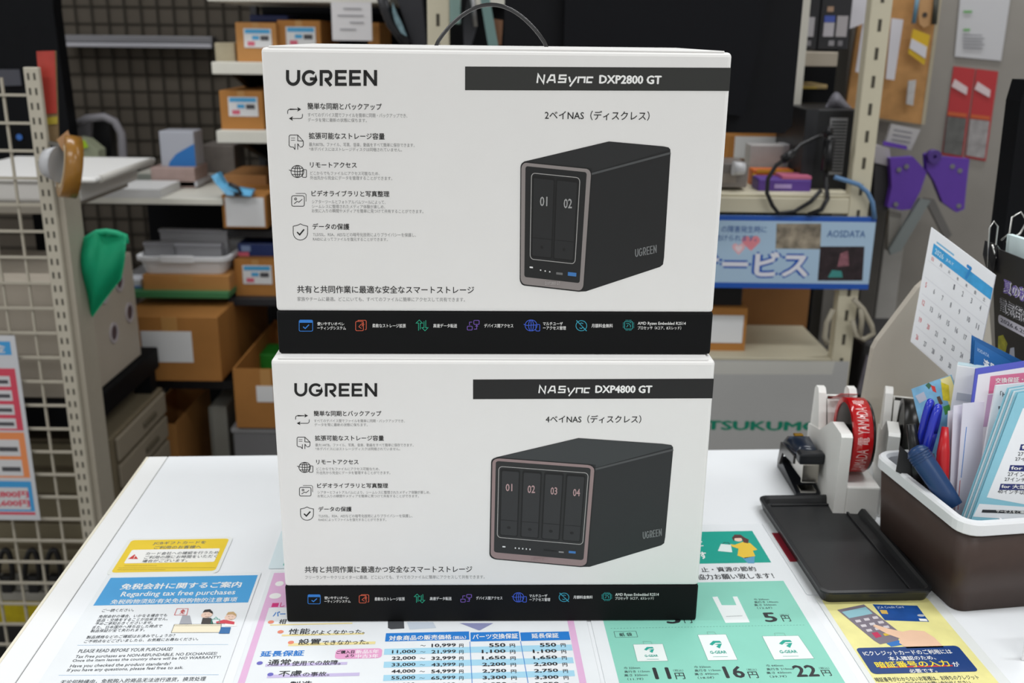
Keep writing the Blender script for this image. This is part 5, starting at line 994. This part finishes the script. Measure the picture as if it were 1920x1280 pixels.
# ------------------------------------------------------------------ right rack with slotted posts
YR = 1.95
RK = mat('#c9c2ab', .5, noise=.02, scale=20)
def post_x(px0, px1, py): return at(px0, py, YR).x, at(px1, py, YR).x
pxa, pxb = post_x(1598, 1636, 330)
rr_ = thing('steel_rack', 'cream steel rack with slotted posts behind the boxes', 'rack', ((pxa + pxb) / 2, YR, FLOOR)); orr = MW[rr_].translation
la, lb_ = post_x(801, 841, 36)
rslot = MB().box(-.0032, .0032, -.0006, .0006, -.011, .011).mesh('slot', mat('#4a463c', .8))
for a, b in ((pxa, pxb), (la, lb_)):
    board(rr_, 'post', a, b, YR, YR + .03, FLOOR, CEIL_Z - .15, RK, .002)
    for k in range(30):
        so = bpy.data.objects.new('slot', rslot); COL.objects.link(so); so.parent = rr_; so.location = Vector(((a + b) / 2, YR - .0003, .70 - .051 * k)) - orr
rpx = at(1494, 180, 2.17).x; board(rr_, 'rear_post', rpx - .011, rpx + .011, 2.17, 2.19, at(1490, 364, YR).z + .001, CEIL_Z - .15, mat('#cfccc2', .5))
z_s = at(1480, 364, YR).z; z_l = at(1480, 399, YR).z
board(rr_, 'shelf_board', la, pxb - .03, YR + .002, 2.42, z_s - .006, z_s, RK, .002); board(rr_, 'front_beam', lb_ + .001, pxa - .001, YR - .004, YR + .016, z_l, z_s - .0065, RK, .002)
z2 = at(1450, 672, YR).z
board(rr_, 'shelf_board', la, pxb - .03, YR + .004, 2.42, z2 - .006, z2, RK, .002); board(rr_, 'front_beam', lb_ + .001, pxa - .001, YR, YR + .016, z2 - .04, z2 - .0065, RK, .002)
zt2 = at(1530, 97, 2.2).z
board(rr_, 'shelf_board', at(1400, 100, 2.2).x, at(1572, 100, 2.2).x, 2.2, 2.42, zt2 - .03, zt2, mat('#a99f90', .5), .002)
board(rr_, 'rear_panel', la, at(1560, 200, 2.43).x, 2.425, 2.435, FLOOR, CEIL_Z - .2, BLK)
# banner
bL = at(1180, 470, YR - .012).x; bR = at(1636, 470, YR - .012).x; bz1 = at(1500, 405, YR - .012).z; bz0 = at(1500, 541, YR - .012).z
bn, pl = leaf('service_banner', 'pale blue banner with big white service lettering fixed to the rack front', 'banner', [(bL, YR - .012, bz0), (bR, YR - .012, bz0), (bR, YR - .012, bz1), (bL, YR - .012, bz1)], mat('#a9c4dc', .5), .002)
BBL = mat('#1f55b0', .5); wB = bR - bL; hB = bz1 - bz0
pl.poly('blue_edge', [(0, hB * .93), (wB, hB * .93), (wB, hB), (0, hB)], BBL, 1); pl.poly('blue_edge', [(0, 0), (wB, 0), (wB, hB * .075), (0, hB * .075)], BBL, 1)
pl.textpx('サービス', 1290, 468, 1517, 522, BBL, .16, 2); pl.textpx('サービス', 1293, 471, 1514, 519, mat('#dfe0ea', .5), .05, 4)
pl.textpx('の障害発生時に', 1352, 423, 1437, 436, mat('#3d5f9e', .5), .01, 2); pl.textpx('助けられます。', 1340, 440, 1418, 452, mat('#3d5f9e', .5), .01, 2)
HRT = [(0, -.9), (-.5, -.35), (-.85, .1), (-.85, .45), (-.6, .75), (-.3, .75), (0, .45), (.3, .75), (.6, .75), (.85, .45), (.85, .1), (.5, -.35)]
pl.polypx('pink_heart', [(1408 + 20 * x, 455 - 17 * y) for x, y in HRT], mat('#e08a95', .5), 1); pl.polypx('pale_heart', [(1385 + 14 * x, 466 - 13 * y) for x, y in HRT], mat('#e6b3bb', .5), 1.5); pl.polypx('pale_heart', [(1385 + 8 * x, 466 - 8 * y) for x, y in HRT], mat('#e3d3da', .5), 2)
pl.textpx('AOSDATA', 1550, 432, 1622, 445, mat('#46689c', .5), .02, 2)
pl.polypx('photo_print', [(1454, 466), (1538, 467), (1540, 419), (1456, 419)], mat('#8a8070', .5, noise=.6, scale=45), 1)
pl.polypx('photo_print', [(1533, 526), (1617, 526), (1621, 462), (1538, 462)], mat('#2c2125', .5, noise=.5, scale=60), 1); pl.polypx('photo_patch', [(1552, 520), (1580, 520), (1578, 508), (1560, 506)], mat('#3f8c88', .5), 2); pl.polypx('photo_patch', [(1570, 500), (1592, 498), (1590, 470), (1576, 475)], mat('#8a5a64', .5, noise=.4, scale=80), 2)
# grey sheet with green lettering
gL = at(1180, 760, 1.93).x; gR = at(1583, 760, 1.93).x; gz1 = at(1450, 676, 1.93).z
gsn, pl = leaf('grey_sheet', 'grey plastic sheet with dark green shop lettering hanging under the rack shelf', 'sheet', [(gL, 1.93, gz1 - .42), (gR, 1.93, gz1 - .42), (gR, 1.93, gz1), (gL, 1.93, gz1)], mat('#b0b0af', .5, noise=.03, scale=5), .002)
pl.textpx('TSUKUMO', 1322, 789, 1541, 807, mat('#138066', .5), .06, 1)
pl.polypx('pale_fold', [(1180, 701), (1560, 702), (1566, 677), (1180, 677)], mat('#c4c3bd', .5), 1)
# things on the lower rack shelf
carton('orange carton with white paper front on the lower rack shelf beside the boxes', (1300, 577, 1399, 672), 2.0, .2, 0, (.1, .93, .32, .86), False, 'cartons on the steel rack')
carton('dark brown carton at the back of the lower rack shelf', (1388, 530, 1516, 630), 2.2, .2, 3, None, False, 'cartons on the steel rack')
box_thing('black_case', 'black case above the orange carton in the rack shade', 'case', (1330, 535, 1392, 576), 2.02, .15, mat('#0e0e10', .5))
# things on the upper rack shelf
pc, w, h = box_thing('small_computer', 'small black computer tower with vented back panel on the rack shelf', 'computer', (1505, 205, 1606, 357), 2.03, .22, mat('#17181b', .4))
fpanel(pc, 'side_panel', -w, -w * .55, 0, h, mat('#26272b', .4), -.0003, .001)
v = fpanel(pc, 'vent_plate', -w * .1, w * .55, h * .2, h * .9, mat('#8c8d90', .4, .4))
hole = MB().box(-.0028, .0028, -.0004, .0004, -.0016, .0016).mesh('vent_hole', mat('#1a1a1c', .6))
for i in range(6):
    for j in range(16):
        so = bpy.data.objects.new('vent_hole', hole); COL.objects.link(so); so.parent = v; so.location = (w * .02 + i * w * .09, -.0022, h * .25 + j * h * .04)
carton('carton with white lettered label below the black monitor', (1364, 254, 1470, 300), 2.25, .15, 0, (.12, .92, .06, .96), False, 'cartons on the steel rack')
for rc, Y, m_, lb, d in (((1405, 272, 1468, 340), 2.12, '#a9a6a4', 'white retail box with faint print behind the purple pack', .05), ((1466, 271, 1518, 338), 2.13, '#a3a2a4', 'plain white retail box behind the purple pack, beside the computer', .05)): box_thing('retail_box', lb, 'box', rc, Y, d, mat(m_, .5, noise=.05), .002, 'retail boxes on the rack shelf')
ob, w, h = box_thing('orange_pack', 'orange and yellow pack lying behind the purple pack', 'package', (1410, 318, 1486, 356), 2.07, .04, mat('#c8672a', .45)); fpanel(ob, 'yellow_edge', -w, -w * .85, 0, h * .8, mat('#d9b02a', .45)); fpanel(ob, 'yellow_top', -w * .8, w, h * .85, h, mat('#d99a2a', .45))
pp_, w, h = box_thing('purple_pack', 'purple retail pack with white lettering at the rack shelf front', 'package', (1422, 336, 1521, 362), 1.99, .06, mat('#5b3c92', .45)); fpanel(pp_, 'white_print', -w * .4, w * .25, h * .35, h * .65, mat('#a892c8', .5)); part(pp_, 'pink_top', MB().box(-w * .1, w, .002, .06, h + .0002, h + .006), mat('#c46a88', .45))
ms, w, h = box_thing('clear_pack', 'clear blister pack with a white mouse at the left of the rack shelf', 'package', (1340, 306, 1402, 352), 1.99, .1, mat('#7d7672', .3)); part(ms, 'mouse', MB().tube([(0, -.01, h * .82), (w * .7, -.008, h * .8)], [.014, .012], 12), mat('#c9c9cc', .3)); fpanel(ms, 'card_insert', -w * .9, w * .3, h * .2, h * .6, mat('#8d847c', .5))
cbk = thing('power_cable', 'black power cable looping in front of the small computer', 'cable', at(1480, 395, 1.97))
CBM = mat('#131316', .35)
part(cbk, 'cord', MB().tube([at(1552, 250, 1.99), at(1530, 258, 1.975), at(1500, 272, 1.96)] + [at(*p, 1.932) for p in ((1482, 292), (1455, 310), (1440, 335), (1438, 362), (1448, 385), (1460, 400), (1490, 396), (1520, 378), (1540, 356))], .0042, 8), CBM, world=True)
part(cbk, 'ferrite_bead', MB().tube([at(1488, 286, 1.935), at(1468, 300, 1.93)], .009, 12), CBM, world=True); part(cbk, 'plug', MB().tube([at(1556, 252, 1.965), at(1548, 240, 1.965)], .010, 10), CBM, world=True)
cb2 = thing('video_cable', 'thick black cable hanging down the back of the small computer', 'cable', at(1548, 395, 1.98))
part(cb2, 'cord', MB().tube([at(*p, 1.985) for p in ((1556, 262), (1551, 300), (1549, 340))] + [at(*p, 1.93) for p in ((1552, 372), (1540, 393), (1515, 402))], .0045, 8), CBM, world=True); part(cb2, 'connector', MB().tube([at(1556, 262, 1.98), at(1549, 320, 1.98)], .011, 10), CBM, world=True)
cb3 = thing('network_cable', 'light blue network cable curving past the right rack post', 'cable', at(1570, 332, 1.93))
part(cb3, 'cord', MB().tube([at(*p, 1.935) for p in ((1565, 332), (1585, 338), (1610, 346), (1626, 360), (1636, 380), (1640, 410))], .0045, 8), mat('#5f84ad', .4), world=True)
wc = thing('white_cable', 'coiled white cable hanging on the rack post below the banner', 'cable', at(1600, 640, 1.94))
for pts in (((1600, 560), (1618, 580), (1634, 610), (1638, 625), (1620, 636), (1604, 628), (1598, 600)), ((1562, 580), (1550, 605), (1546, 632), (1552, 645)), ((1614, 578), (1616, 600), (1612, 632))):
    part(wc, 'coil', MB().tube([at(*p, 1.935) for p in pts], .0055, 8), mat('#a39c8b', .5), world=True)
# big black monitor seen from behind
YM = 1.76
mo = thing('monitor', 'large black monitor seen from behind above the boxes', 'monitor', at(1230, 360, YM + .04))
BM = mat('#0b0c10', .55, noise=.06, scale=60, spec=.15)
def mpt(px, py): return at(px, py, YM)
m0 = mpt(946, 10).x; m1 = mpt(1494, 130).x; mz = mpt(1480, 250).z
om = MW[mo].translation
part(mo, 'casing', MB().prism([Vector((m0, YM, mz + .012)), Vector((m0 + .012, YM, mz)), Vector((m1 - .012, YM, mz)), Vector((m1, YM, mz + .012)), Vector((m1, YM, mz + .40)), Vector((m0, YM, mz + .40))], (0, .03, 0)), BM, world=True)
part(mo, 'rear_bulge', MB().prism([Vector((m0 + .10, YM - .002, mz + .06)), Vector((m1 - .09, YM - .002, mz + .03)), Vector((m1 - .05, YM - .002, mz + .34)), Vector((m0 + .10, YM - .002, mz + .36))], (0, -.025, 0)), mat('#0d0e12', .6, spec=.12), world=True)
part(mo, 'stand_column', MB().box(-.03, .03, .0, .03, at(1230, 360, YR + .1).z - om.z, mz - om.z - .0005), BM); 
part(mo, 'stand_foot', MB().box(-.12, .12, .22, .40, z_s + .0006 - om.z, z_s + .012 - om.z, .003), BM); part(mo, 'stand_arm', MB().box(-.03, .03, .0305, .30, z_s + .0125 - om.z, z_s + .03 - om.z), BM)
# things over the top edge of the upper box
bp1 = thing('black_bracket', 'black plastic bracket and tilted panel behind the upper box', 'bracket', at(750, 80, 2.3)); part(bp1, 'tilted_panel', MB().prism([at(*p, 2.3) for p in ((742, -10), (790, -10), (800, 90), (775, 90))], (0, .03, 0)), mat('#24242a', .5), world=True); part(bp1, 'curved_bracket', MB().tube([at(*p, 2.28) for p in ((716, -5), (724, 20), (734, 45), (748, 62), (764, 85))], .012, 8), mat('#15151a', .5), world=True)
bp2 = thing('clear_bag', 'crumpled clear plastic bag hanging behind the upper box', 'bag', at(745, 70, 2.26)); part(bp2, 'bag', MB().prism([at(*p, 2.26) for p in ((735, 5), (742, 22), (752, 42), (762, 68), (752, 62), (742, 45), (736, 25))], (0, .02, 0)), mat('#6f8b94', .2, noise=.4, scale=60), world=True)
gb2, w, h = box_thing('glass_bottle', 'pale green clear container beside the slotted post behind the handle', 'container', (843, -15, 862, 45), 2.2, .05, mat('#7f9a95', .3)); part(gb2, 'cap', MB().box(-w * .8, w * .8, .005, .045, h, h + .02, .004), mat('#a9bfba', .4))
tl = thing('label_strap', 'pale turquoise strap slanting down behind the cord handle', 'strap', at(915, 80, 2.1)); part(tl, 'strap', MB().prism([at(*p, 2.1) for p in ((899, -10), (917, -10), (935, 90), (916, 90))], (0, .004, 0)), mat('#7fa09e', .45), world=True); part(tl, 'strap_end', MB().prism([at(*p, 2.12) for p in ((925, 35), (943, 38), (940, 85), (930, 85))], (0, .01, 0)), mat('#8a6248', .6), world=True)
bl2 = thing('steel_bracket', 'dark grey steel bracket bar behind the cord handle', 'bracket', at(880, 80, 2.25)); part(bl2, 'bar', MB().prism([at(*p, 2.25) for p in ((878, -10), (890, -10), (894, 50), (884, 85), (870, 90), (868, 40))], (0, .02, 0)), mat('#33343a', .45), world=True); part(bl2, 'steel_edge', MB().tube([at(884, -10, 2.24), at(892, 50, 2.24)], .005, 8), mat('#8a8a8c', .35, .6), world=True)
ts = thing('top_shelf_board', 'white shelf board at the top edge of the view behind the cord handle', 'shelf', at(920, 5, 2.3)); x0, x1, z0, z1 = bbox_at(880, -20, 953, 7, 2.3); o_ = MW[ts].translation; part(ts, 'board', MB().box(x0 - o_.x, x1 - o_.x, 0, .12, z0 - o_.z, z1 - o_.z, .003), SHELFW); part(ts, 'front_lip', MB().box(x0 - o_.x, x1 - o_.x, -.004, -.0005, z0 - o_.z - .004, z0 - o_.z + .012), SHELFW)
# black packages on the high rack shelf
for rc, k, lb in (((1504, -30, 1536, 93), 0, 'black product package with white panel, partly behind the monitor'), ((1538, -30, 1596, 93), 1, 'black product package with blue and white panels beside the hanging papers')):
    q, w, h = box_thing('black_package', lb, 'package', rc, 2.22, .12, mat('#1f1f24', .4), .002, 'black packages on the high shelf')
    if k == 0: fpanel(q, 'white_panel', -w * .4, w * .5, h * .2, h * .5, mat('#a9a6ab', .5)); fpanel(q, 'round_icon', -w * .4, w * .3, h * .06, h * .14, mat('#77757a', .5))
    else:
        fpanel(q, 'blue_panel', -w * .72, -w * .05, h * .42, h * .52, mat('#4457a8', .5)); fpanel(q, 'white_panel', -w * .72, -w * .05, h * .2, h * .415, mat('#b5b1b8', .5)); fpanel(q, 'white_panel', w * .1, w * .8, h * .2, h * .52, mat('#aaa5a8', .5)); fpanel(q, 'round_icon', -w * .3, w * .05, h * .06, h * .14, mat('#8d8b90', .5)); fpanel(q, 'round_icon', w * .3, w * .6, h * .06, h * .14, mat('#77757a', .5)); fpanel(q, 'pale_logo', -w * .6, -w * .2, h * .58, h * .66, mat('#a88a72', .5))
bk2, w, h = box_thing('thin_book', 'thin yellow and grey booklet on the shelf edge behind the rack post', 'book', (1502, 158, 1552, 167), 2.3, .12, mat('#a08a5c', .5)); fpanel(bk2, 'cover_edge', -w, w * .2, h * .1, h * .5, mat('#b59a3c', .5)); board(rr_, 'shelf_board', at(1490, 170, 2.3).x, at(1556, 170, 2.3).x, 2.3, 2.42, at(1500, 174, 2.3).z, at(1500, 167.5, 2.3).z, BLK, 0)
wbg = thing('white_bag', 'crumpled white plastic bag on top of the small computer', 'bag', at(1580, 205, 2.08)); part(wbg, 'bag', MB().grid(lambda u, v: at(1548 + 48 * u, 208 - (30 + 8 * math.sin(5 * u)) * math.sin(math.pi * min(1, u * .8 + .1)) * v, 2.10 - .03 * math.sin(math.pi * u) * math.sin(2.4 * v + .5)), 10, 8, .002), mat('#8f8d96', .35, noise=.12, scale=30), world=True)

# ------------------------------------------------------------------ concrete pillar, cork board, posters
YP = 2.5
pil = structure('wall_right', MB().box(at(1560, 400, YP).x, at(1960, 400, YP).x + .3, YP, 3.7, FLOOR, CEIL_Z), mat('#8a8680', .85, noise=.10, scale=4, bump=.1))
tr_ = structure('trim_1', MB().box(at(1652, 500, YP - .06).x, at(1690, 500, YP - .06).x, YP - .06, YP - .001, FLOOR, at(1670, 375, YP - .06).z, .003), mat('#9a9894', .6, noise=.03))
tr2 = structure('trim_2', MB().box(at(1618, 500, YP - .08).x, at(1650, 500, YP - .08).x, YP - .08, YP - .001, FLOOR, at(1640, 300, YP - .06).z, .003), mat('#4b4844', .6, noise=.03))
ck = thing('cork_board', 'brown cork board with pinned papers on the concrete pillar', 'cork board', at(1680, 225, YP - .05))
CK = mat('#b08350', .8, noise=.12, scale=40)
cq = [at(1585, 212, 2.46), at(1727, 233, 2.42), at(1762, -25, 2.42), at(1620, -25, 2.46)]
part(ck, 'cork', MB().prism(cq, (0, .015, 0)), CK, world=True)
part(ck, 'frame_edge', MB().prism([cq[1] + Vector((0, -.002, 0)), cq[1] + Vector((.008, -.002, 0)), cq[2] + Vector((.008, -.002, 0)), cq[2] + Vector((0, -.002, 0))], (0, .02, 0)), mat('#a39a84', .5), world=True)
part(ck, 'frame_edge', MB().prism([cq[0] + Vector((0, -.002, -.006)), cq[1] + Vector((0, -.002, -.006)), cq[1] + Vector((0, -.002, 0)), cq[0] + Vector((0, -.002, 0))], (0, .02, 0)), mat('#6b6458', .5), world=True)
def pinned(name, label, cat, pxs, Y, m, t=.0015): 
    r = thing(name, label, cat, at(*pxs[0], Y)); part(r, 'sheet', MB().prism([at(*p, Y) for p in pxs], (0, t, 0)), m, world=True); return r
PG = mat('#c4c2c8', .6)
pinned('pinned_paper', 'long white paper pinned on the cork board right of the rack post', 'paper', ((1661, 148), (1677, 150), (1694, 37), (1672, 34)), 2.41, PG)
pinned('pinned_paper', 'white paper hanging left of the rack post in front of the cork board', 'paper', ((1604, 135), (1622, 138), (1634, 34), (1618, 40)), 2.41, PG)
pinned('pinned_paper', 'wide white paper hanging at the top left of the rack post', 'paper', ((1593, 54), (1630, 40), (1640, -20), (1600, -20)), 2.39, PG)
yc = pinned('yellow_card', 'tilted yellow card with white panel pinned on the cork board', 'card', ((1703, 100), (1733, 122), (1744, 66), (1712, 54)), 2.40, mat('#c9a41c', .5)); part(yc, 'white_panel', MB().prism([at(*p, 2.399) for p in ((1705, 90), (1735, 110), (1738, 88), (1709, 72))], (0, -.001, 0)), PG, world=True)
pinned('small_packet', 'small white packet pinned low on the cork board', 'packet', ((1700, 195), (1712, 198), (1718, 150), (1704, 152)), 2.40, mat('#a9a7a6', .5, noise=.15, scale=60), .006)
hk = thing('wooden_handle', 'round ended wooden handle hanging at the cork board top corner', 'tool', at(1733, 50, 2.40)); part(hk, 'handle', MB().prism([at(*p, 2.40) for p in ((1724, -15), (1748, -15), (1746, 30), (1742, 48), (1732, 52), (1724, 46), (1722, 30))], (0, .012, 0)), mat('#b48a5c', .5), world=True); part(hk, 'hang_hole', MB().disc(at(1734, 28, 2.399), (0, -1, 0), .006, 14), mat('#3a3028', .6), world=True)
bt = thing('hanging_rods', 'blue and dark rods hanging beside the wooden handle', 'tool', at(1715, 45, 2.40)); part(bt, 'rod', MB().tube([at(1722, -15, 2.395), at(1713, 44, 2.395)], .005, 8), mat('#5c7f92', .4), world=True); part(bt, 'rod', MB().tube([at(1757, -15, 2.395), at(1751, 46, 2.395)], .007, 8), mat('#3c3d36', .4), world=True)
pw = pinned('notice_paper', 'white notice paper with green marks taped high on the concrete pillar', 'paper', ((1790, 106), (1877, 114), (1897, -20), (1802, -20)), YP - .004, mat('#b9b9bc', .6))
for y_, w_ in ((22, 16), (56, 12)): part(pw, 'green_mark', MB().prism([at(*p, YP - .006) for p in ((1806, y_ + 2), (1806 + w_, y_ + 2), (1807 + w_, y_ - 2), (1807, y_ - 2))], (0, -.001, 0)), mat('#5c9a50', .6), world=True)
for k in range(5): part(pw, 'print_line', MB().prism([at(*p, YP - .006) for p in ((1806, 66 + 6 * k), (1842 + 4 * (k % 2), 67 + 6 * k), (1842 + 4 * (k % 2), 65 + 6 * k), (1806, 64 + 6 * k))], (0, -.001, 0)), mat('#8d8d92', .6), world=True)
for k, lb in enumerate(('red and white sticker poster on the pillar, left of the pair', 'red and white sticker poster on the pillar, right of the pair')):
    dx = 43 * k; dy = 5 * k
    q = pinned('red_poster', lb, 'poster', ((1766 + dx, 290 + dy), (1805 + dx, 297 + dy), (1829 + dx, 133 + dy - 4), (1788 + dx, 127 + dy - 3)), YP - .003, mat('#a82c30', .5)); q['group'] = 'red posters on the pillar'
    part(q, 'white_panel', MB().prism([at(*p, YP - .005) for p in ((1768 + dx, 286 + dy), (1803 + dx, 292 + dy), (1812 + dx, 222 + dy), (1776 + dx, 218 + dy))], (0, -.001, 0)), mat('#8f8c8c' if k else '#5a5a58', .6, noise=.25, scale=50), world=True)
    part(q, 'white_print', MB().prism([at(*p, YP - .005) for p in ((1784 + dx, 162 + dy), (1812 + dx, 178 + dy), (1814 + dx, 164 + dy), (1790 + dx, 148 + dy))], (0, -.001, 0)), mat('#c9b9bb', .6), world=True)
    part(q, 'orange_stripe', MB().prism([at(*p, YP - .0052) for p in ((1776 + dx, 216 + dy), (1812 + dx, 220 + dy), (1813 + dx, 213 + dy), (1777 + dx, 209 + dy))], (0, -.001, 0)), mat('#b8552c', .5), world=True)
# purple folding cart
YC = 2.28
ct = thing('folding_cart', 'purple and steel folding hand cart hanging in front of the pillar', 'cart', at(1740, 470, YC))
PU = mat('#5c35a0', .45, noise=.04, scale=30); SM = mat('#77777a', .35, .6)
part(ct, 'wing', MB().prism([at(*p, YC) for p in ((1669, 297), (1712, 294), (1738, 322), (1726, 358), (1708, 392), (1690, 394), (1664, 388), (1672, 350))], (0, .02, 0)), PU, world=True)
part(ct, 'wing', MB().prism([at(*p, YC - .003) for p in ((1736, 290), (1752, 284), (1765, 294), (1818, 298), (1812, 350), (1808, 392), (1794, 398), (1768, 380), (1752, 340), (1738, 318))], (0, .02, 0)), PU, world=True)
part(ct, 'hub', MB().ring(at(1750, 293, YC - .008), (0, 1, 0), .004, .015, .02, 24), mat('#4a2f80', .4), world=True)
for p in ((1686, 318), (1700, 312), (1786, 312), (1800, 320), (1680, 383), (1798, 386)): part(ct, 'rivet', MB().tube([at(*p, YC - .006), at(*p, YC)], .0055, 10), SM, world=True)
part(ct, 'steel_leg', MB().prism([at(*p, YC - .01) for p in ((1726, 372), (1745, 376), (1690, 470), (1670, 478), (1667, 468))], (0, .012, 0)), mat('#7d8484', .35, .5), world=True)
part(ct, 'steel_leg', MB().prism([at(*p, YC + .012) for p in ((1734, 372), (1752, 374), (1785, 440), (1774, 452))], (0, .012, 0)), mat('#6e6c6a', .4, .5), world=True)
part(ct, 'side_bar', MB().prism([at(*p, YC + .022) for p in ((1668, 395), (1690, 400), (1686, 470), (1664, 470))], (0, .02, 0)), mat('#8f8c86', .5), world=True)
nc = thing('name_card', 'tilted white handwritten card above the purple cart', 'card', at(1690, 285, 2.33)); part(nc, 'card', MB().prism([at(*p, 2.33) for p in ((1660, 272), (1708, 282), (1726, 243), (1672, 232))], (0, .012, 0)), mat('#a9a7a6', .5), world=True)
for k in range(3): part(nc, 'handwriting', MB().prism([at(*p, 2.329) for p in ((1672 + 2 * k, 262 - 9 * k), (1706 + 2 * k, 268 - 9 * k), (1706 + 2 * k, 266 - 9 * k), (1672 + 2 * k, 260 - 9 * k))], (0, -.001, 0)), mat('#77777c', .6), world=True)
part(nc, 'purple_clip', MB().prism([at(*p, 2.325) for p in ((1655, 272), (1700, 280), (1699, 273), (1656, 264))], (0, -.004, 0)), PU, world=True)
sp_ = thing('small_printer', 'pale box with dark lower half beside the purple cart', 'printer', at(1655, 390, 2.3)); part(sp_, 'white_top', MB().prism([at(*p, 2.3) for p in ((1640, 305), (1672, 312), (1668, 278), (1640, 272))], (0, .1, 0)), mat('#a39ea2', .5), world=True); part(sp_, 'dark_body', MB().prism([at(*p, 2.305) for p in ((1638, 395), (1666, 395), (1672, 314), (1640, 307))], (0, .1, 0)), mat('#2c2a2c', .5), world=True)
# black screen at the far right edge
bs_ = thing('black_screen', 'black screen back at the far right behind the clipped papers', 'screen', at(1915, 470, 1.3))
part(bs_, 'casing', MB().prism([at(*p, 1.3) for p in ((1880, 470), (1884, 430), (1914, 190), (1926, 150), (2100, 150), (2100, 470))], (0, .04, 0)), BLK, world=True)
sx0 = at(1960, 470, 1.32).x; part(bs_, 'stand', MB().box(sx0 - MW[bs_].translation.x, sx0 + .05 - MW[bs_].translation.x, .01, .03, FLOOR - MW[bs_].translation.z, .001), BLK)
# dark bin behind the grey sheet and the rack board
dc = thing('dark_bin', 'dark grey bin with pale bag edge between rack post and leaflet rack', 'bin', at(1610, 760, 2.06)); oz = MW[dc].translation.z
part(dc, 'bin', MB().box(-.005, .17, .0, .2, FLOOR - oz, at(1610, 640, 2.06).z - oz, .01), mat('#2e2d2e', .5)); part(dc, 'bag_edge', MB().prism([at(*p, 2.05) for p in ((1606, 738), (1628, 742), (1640, 690), (1626, 664))], (0, .004, 0)), mat('#6e6a72', .4, noise=.2, scale=20), world=True)
flush_texts()
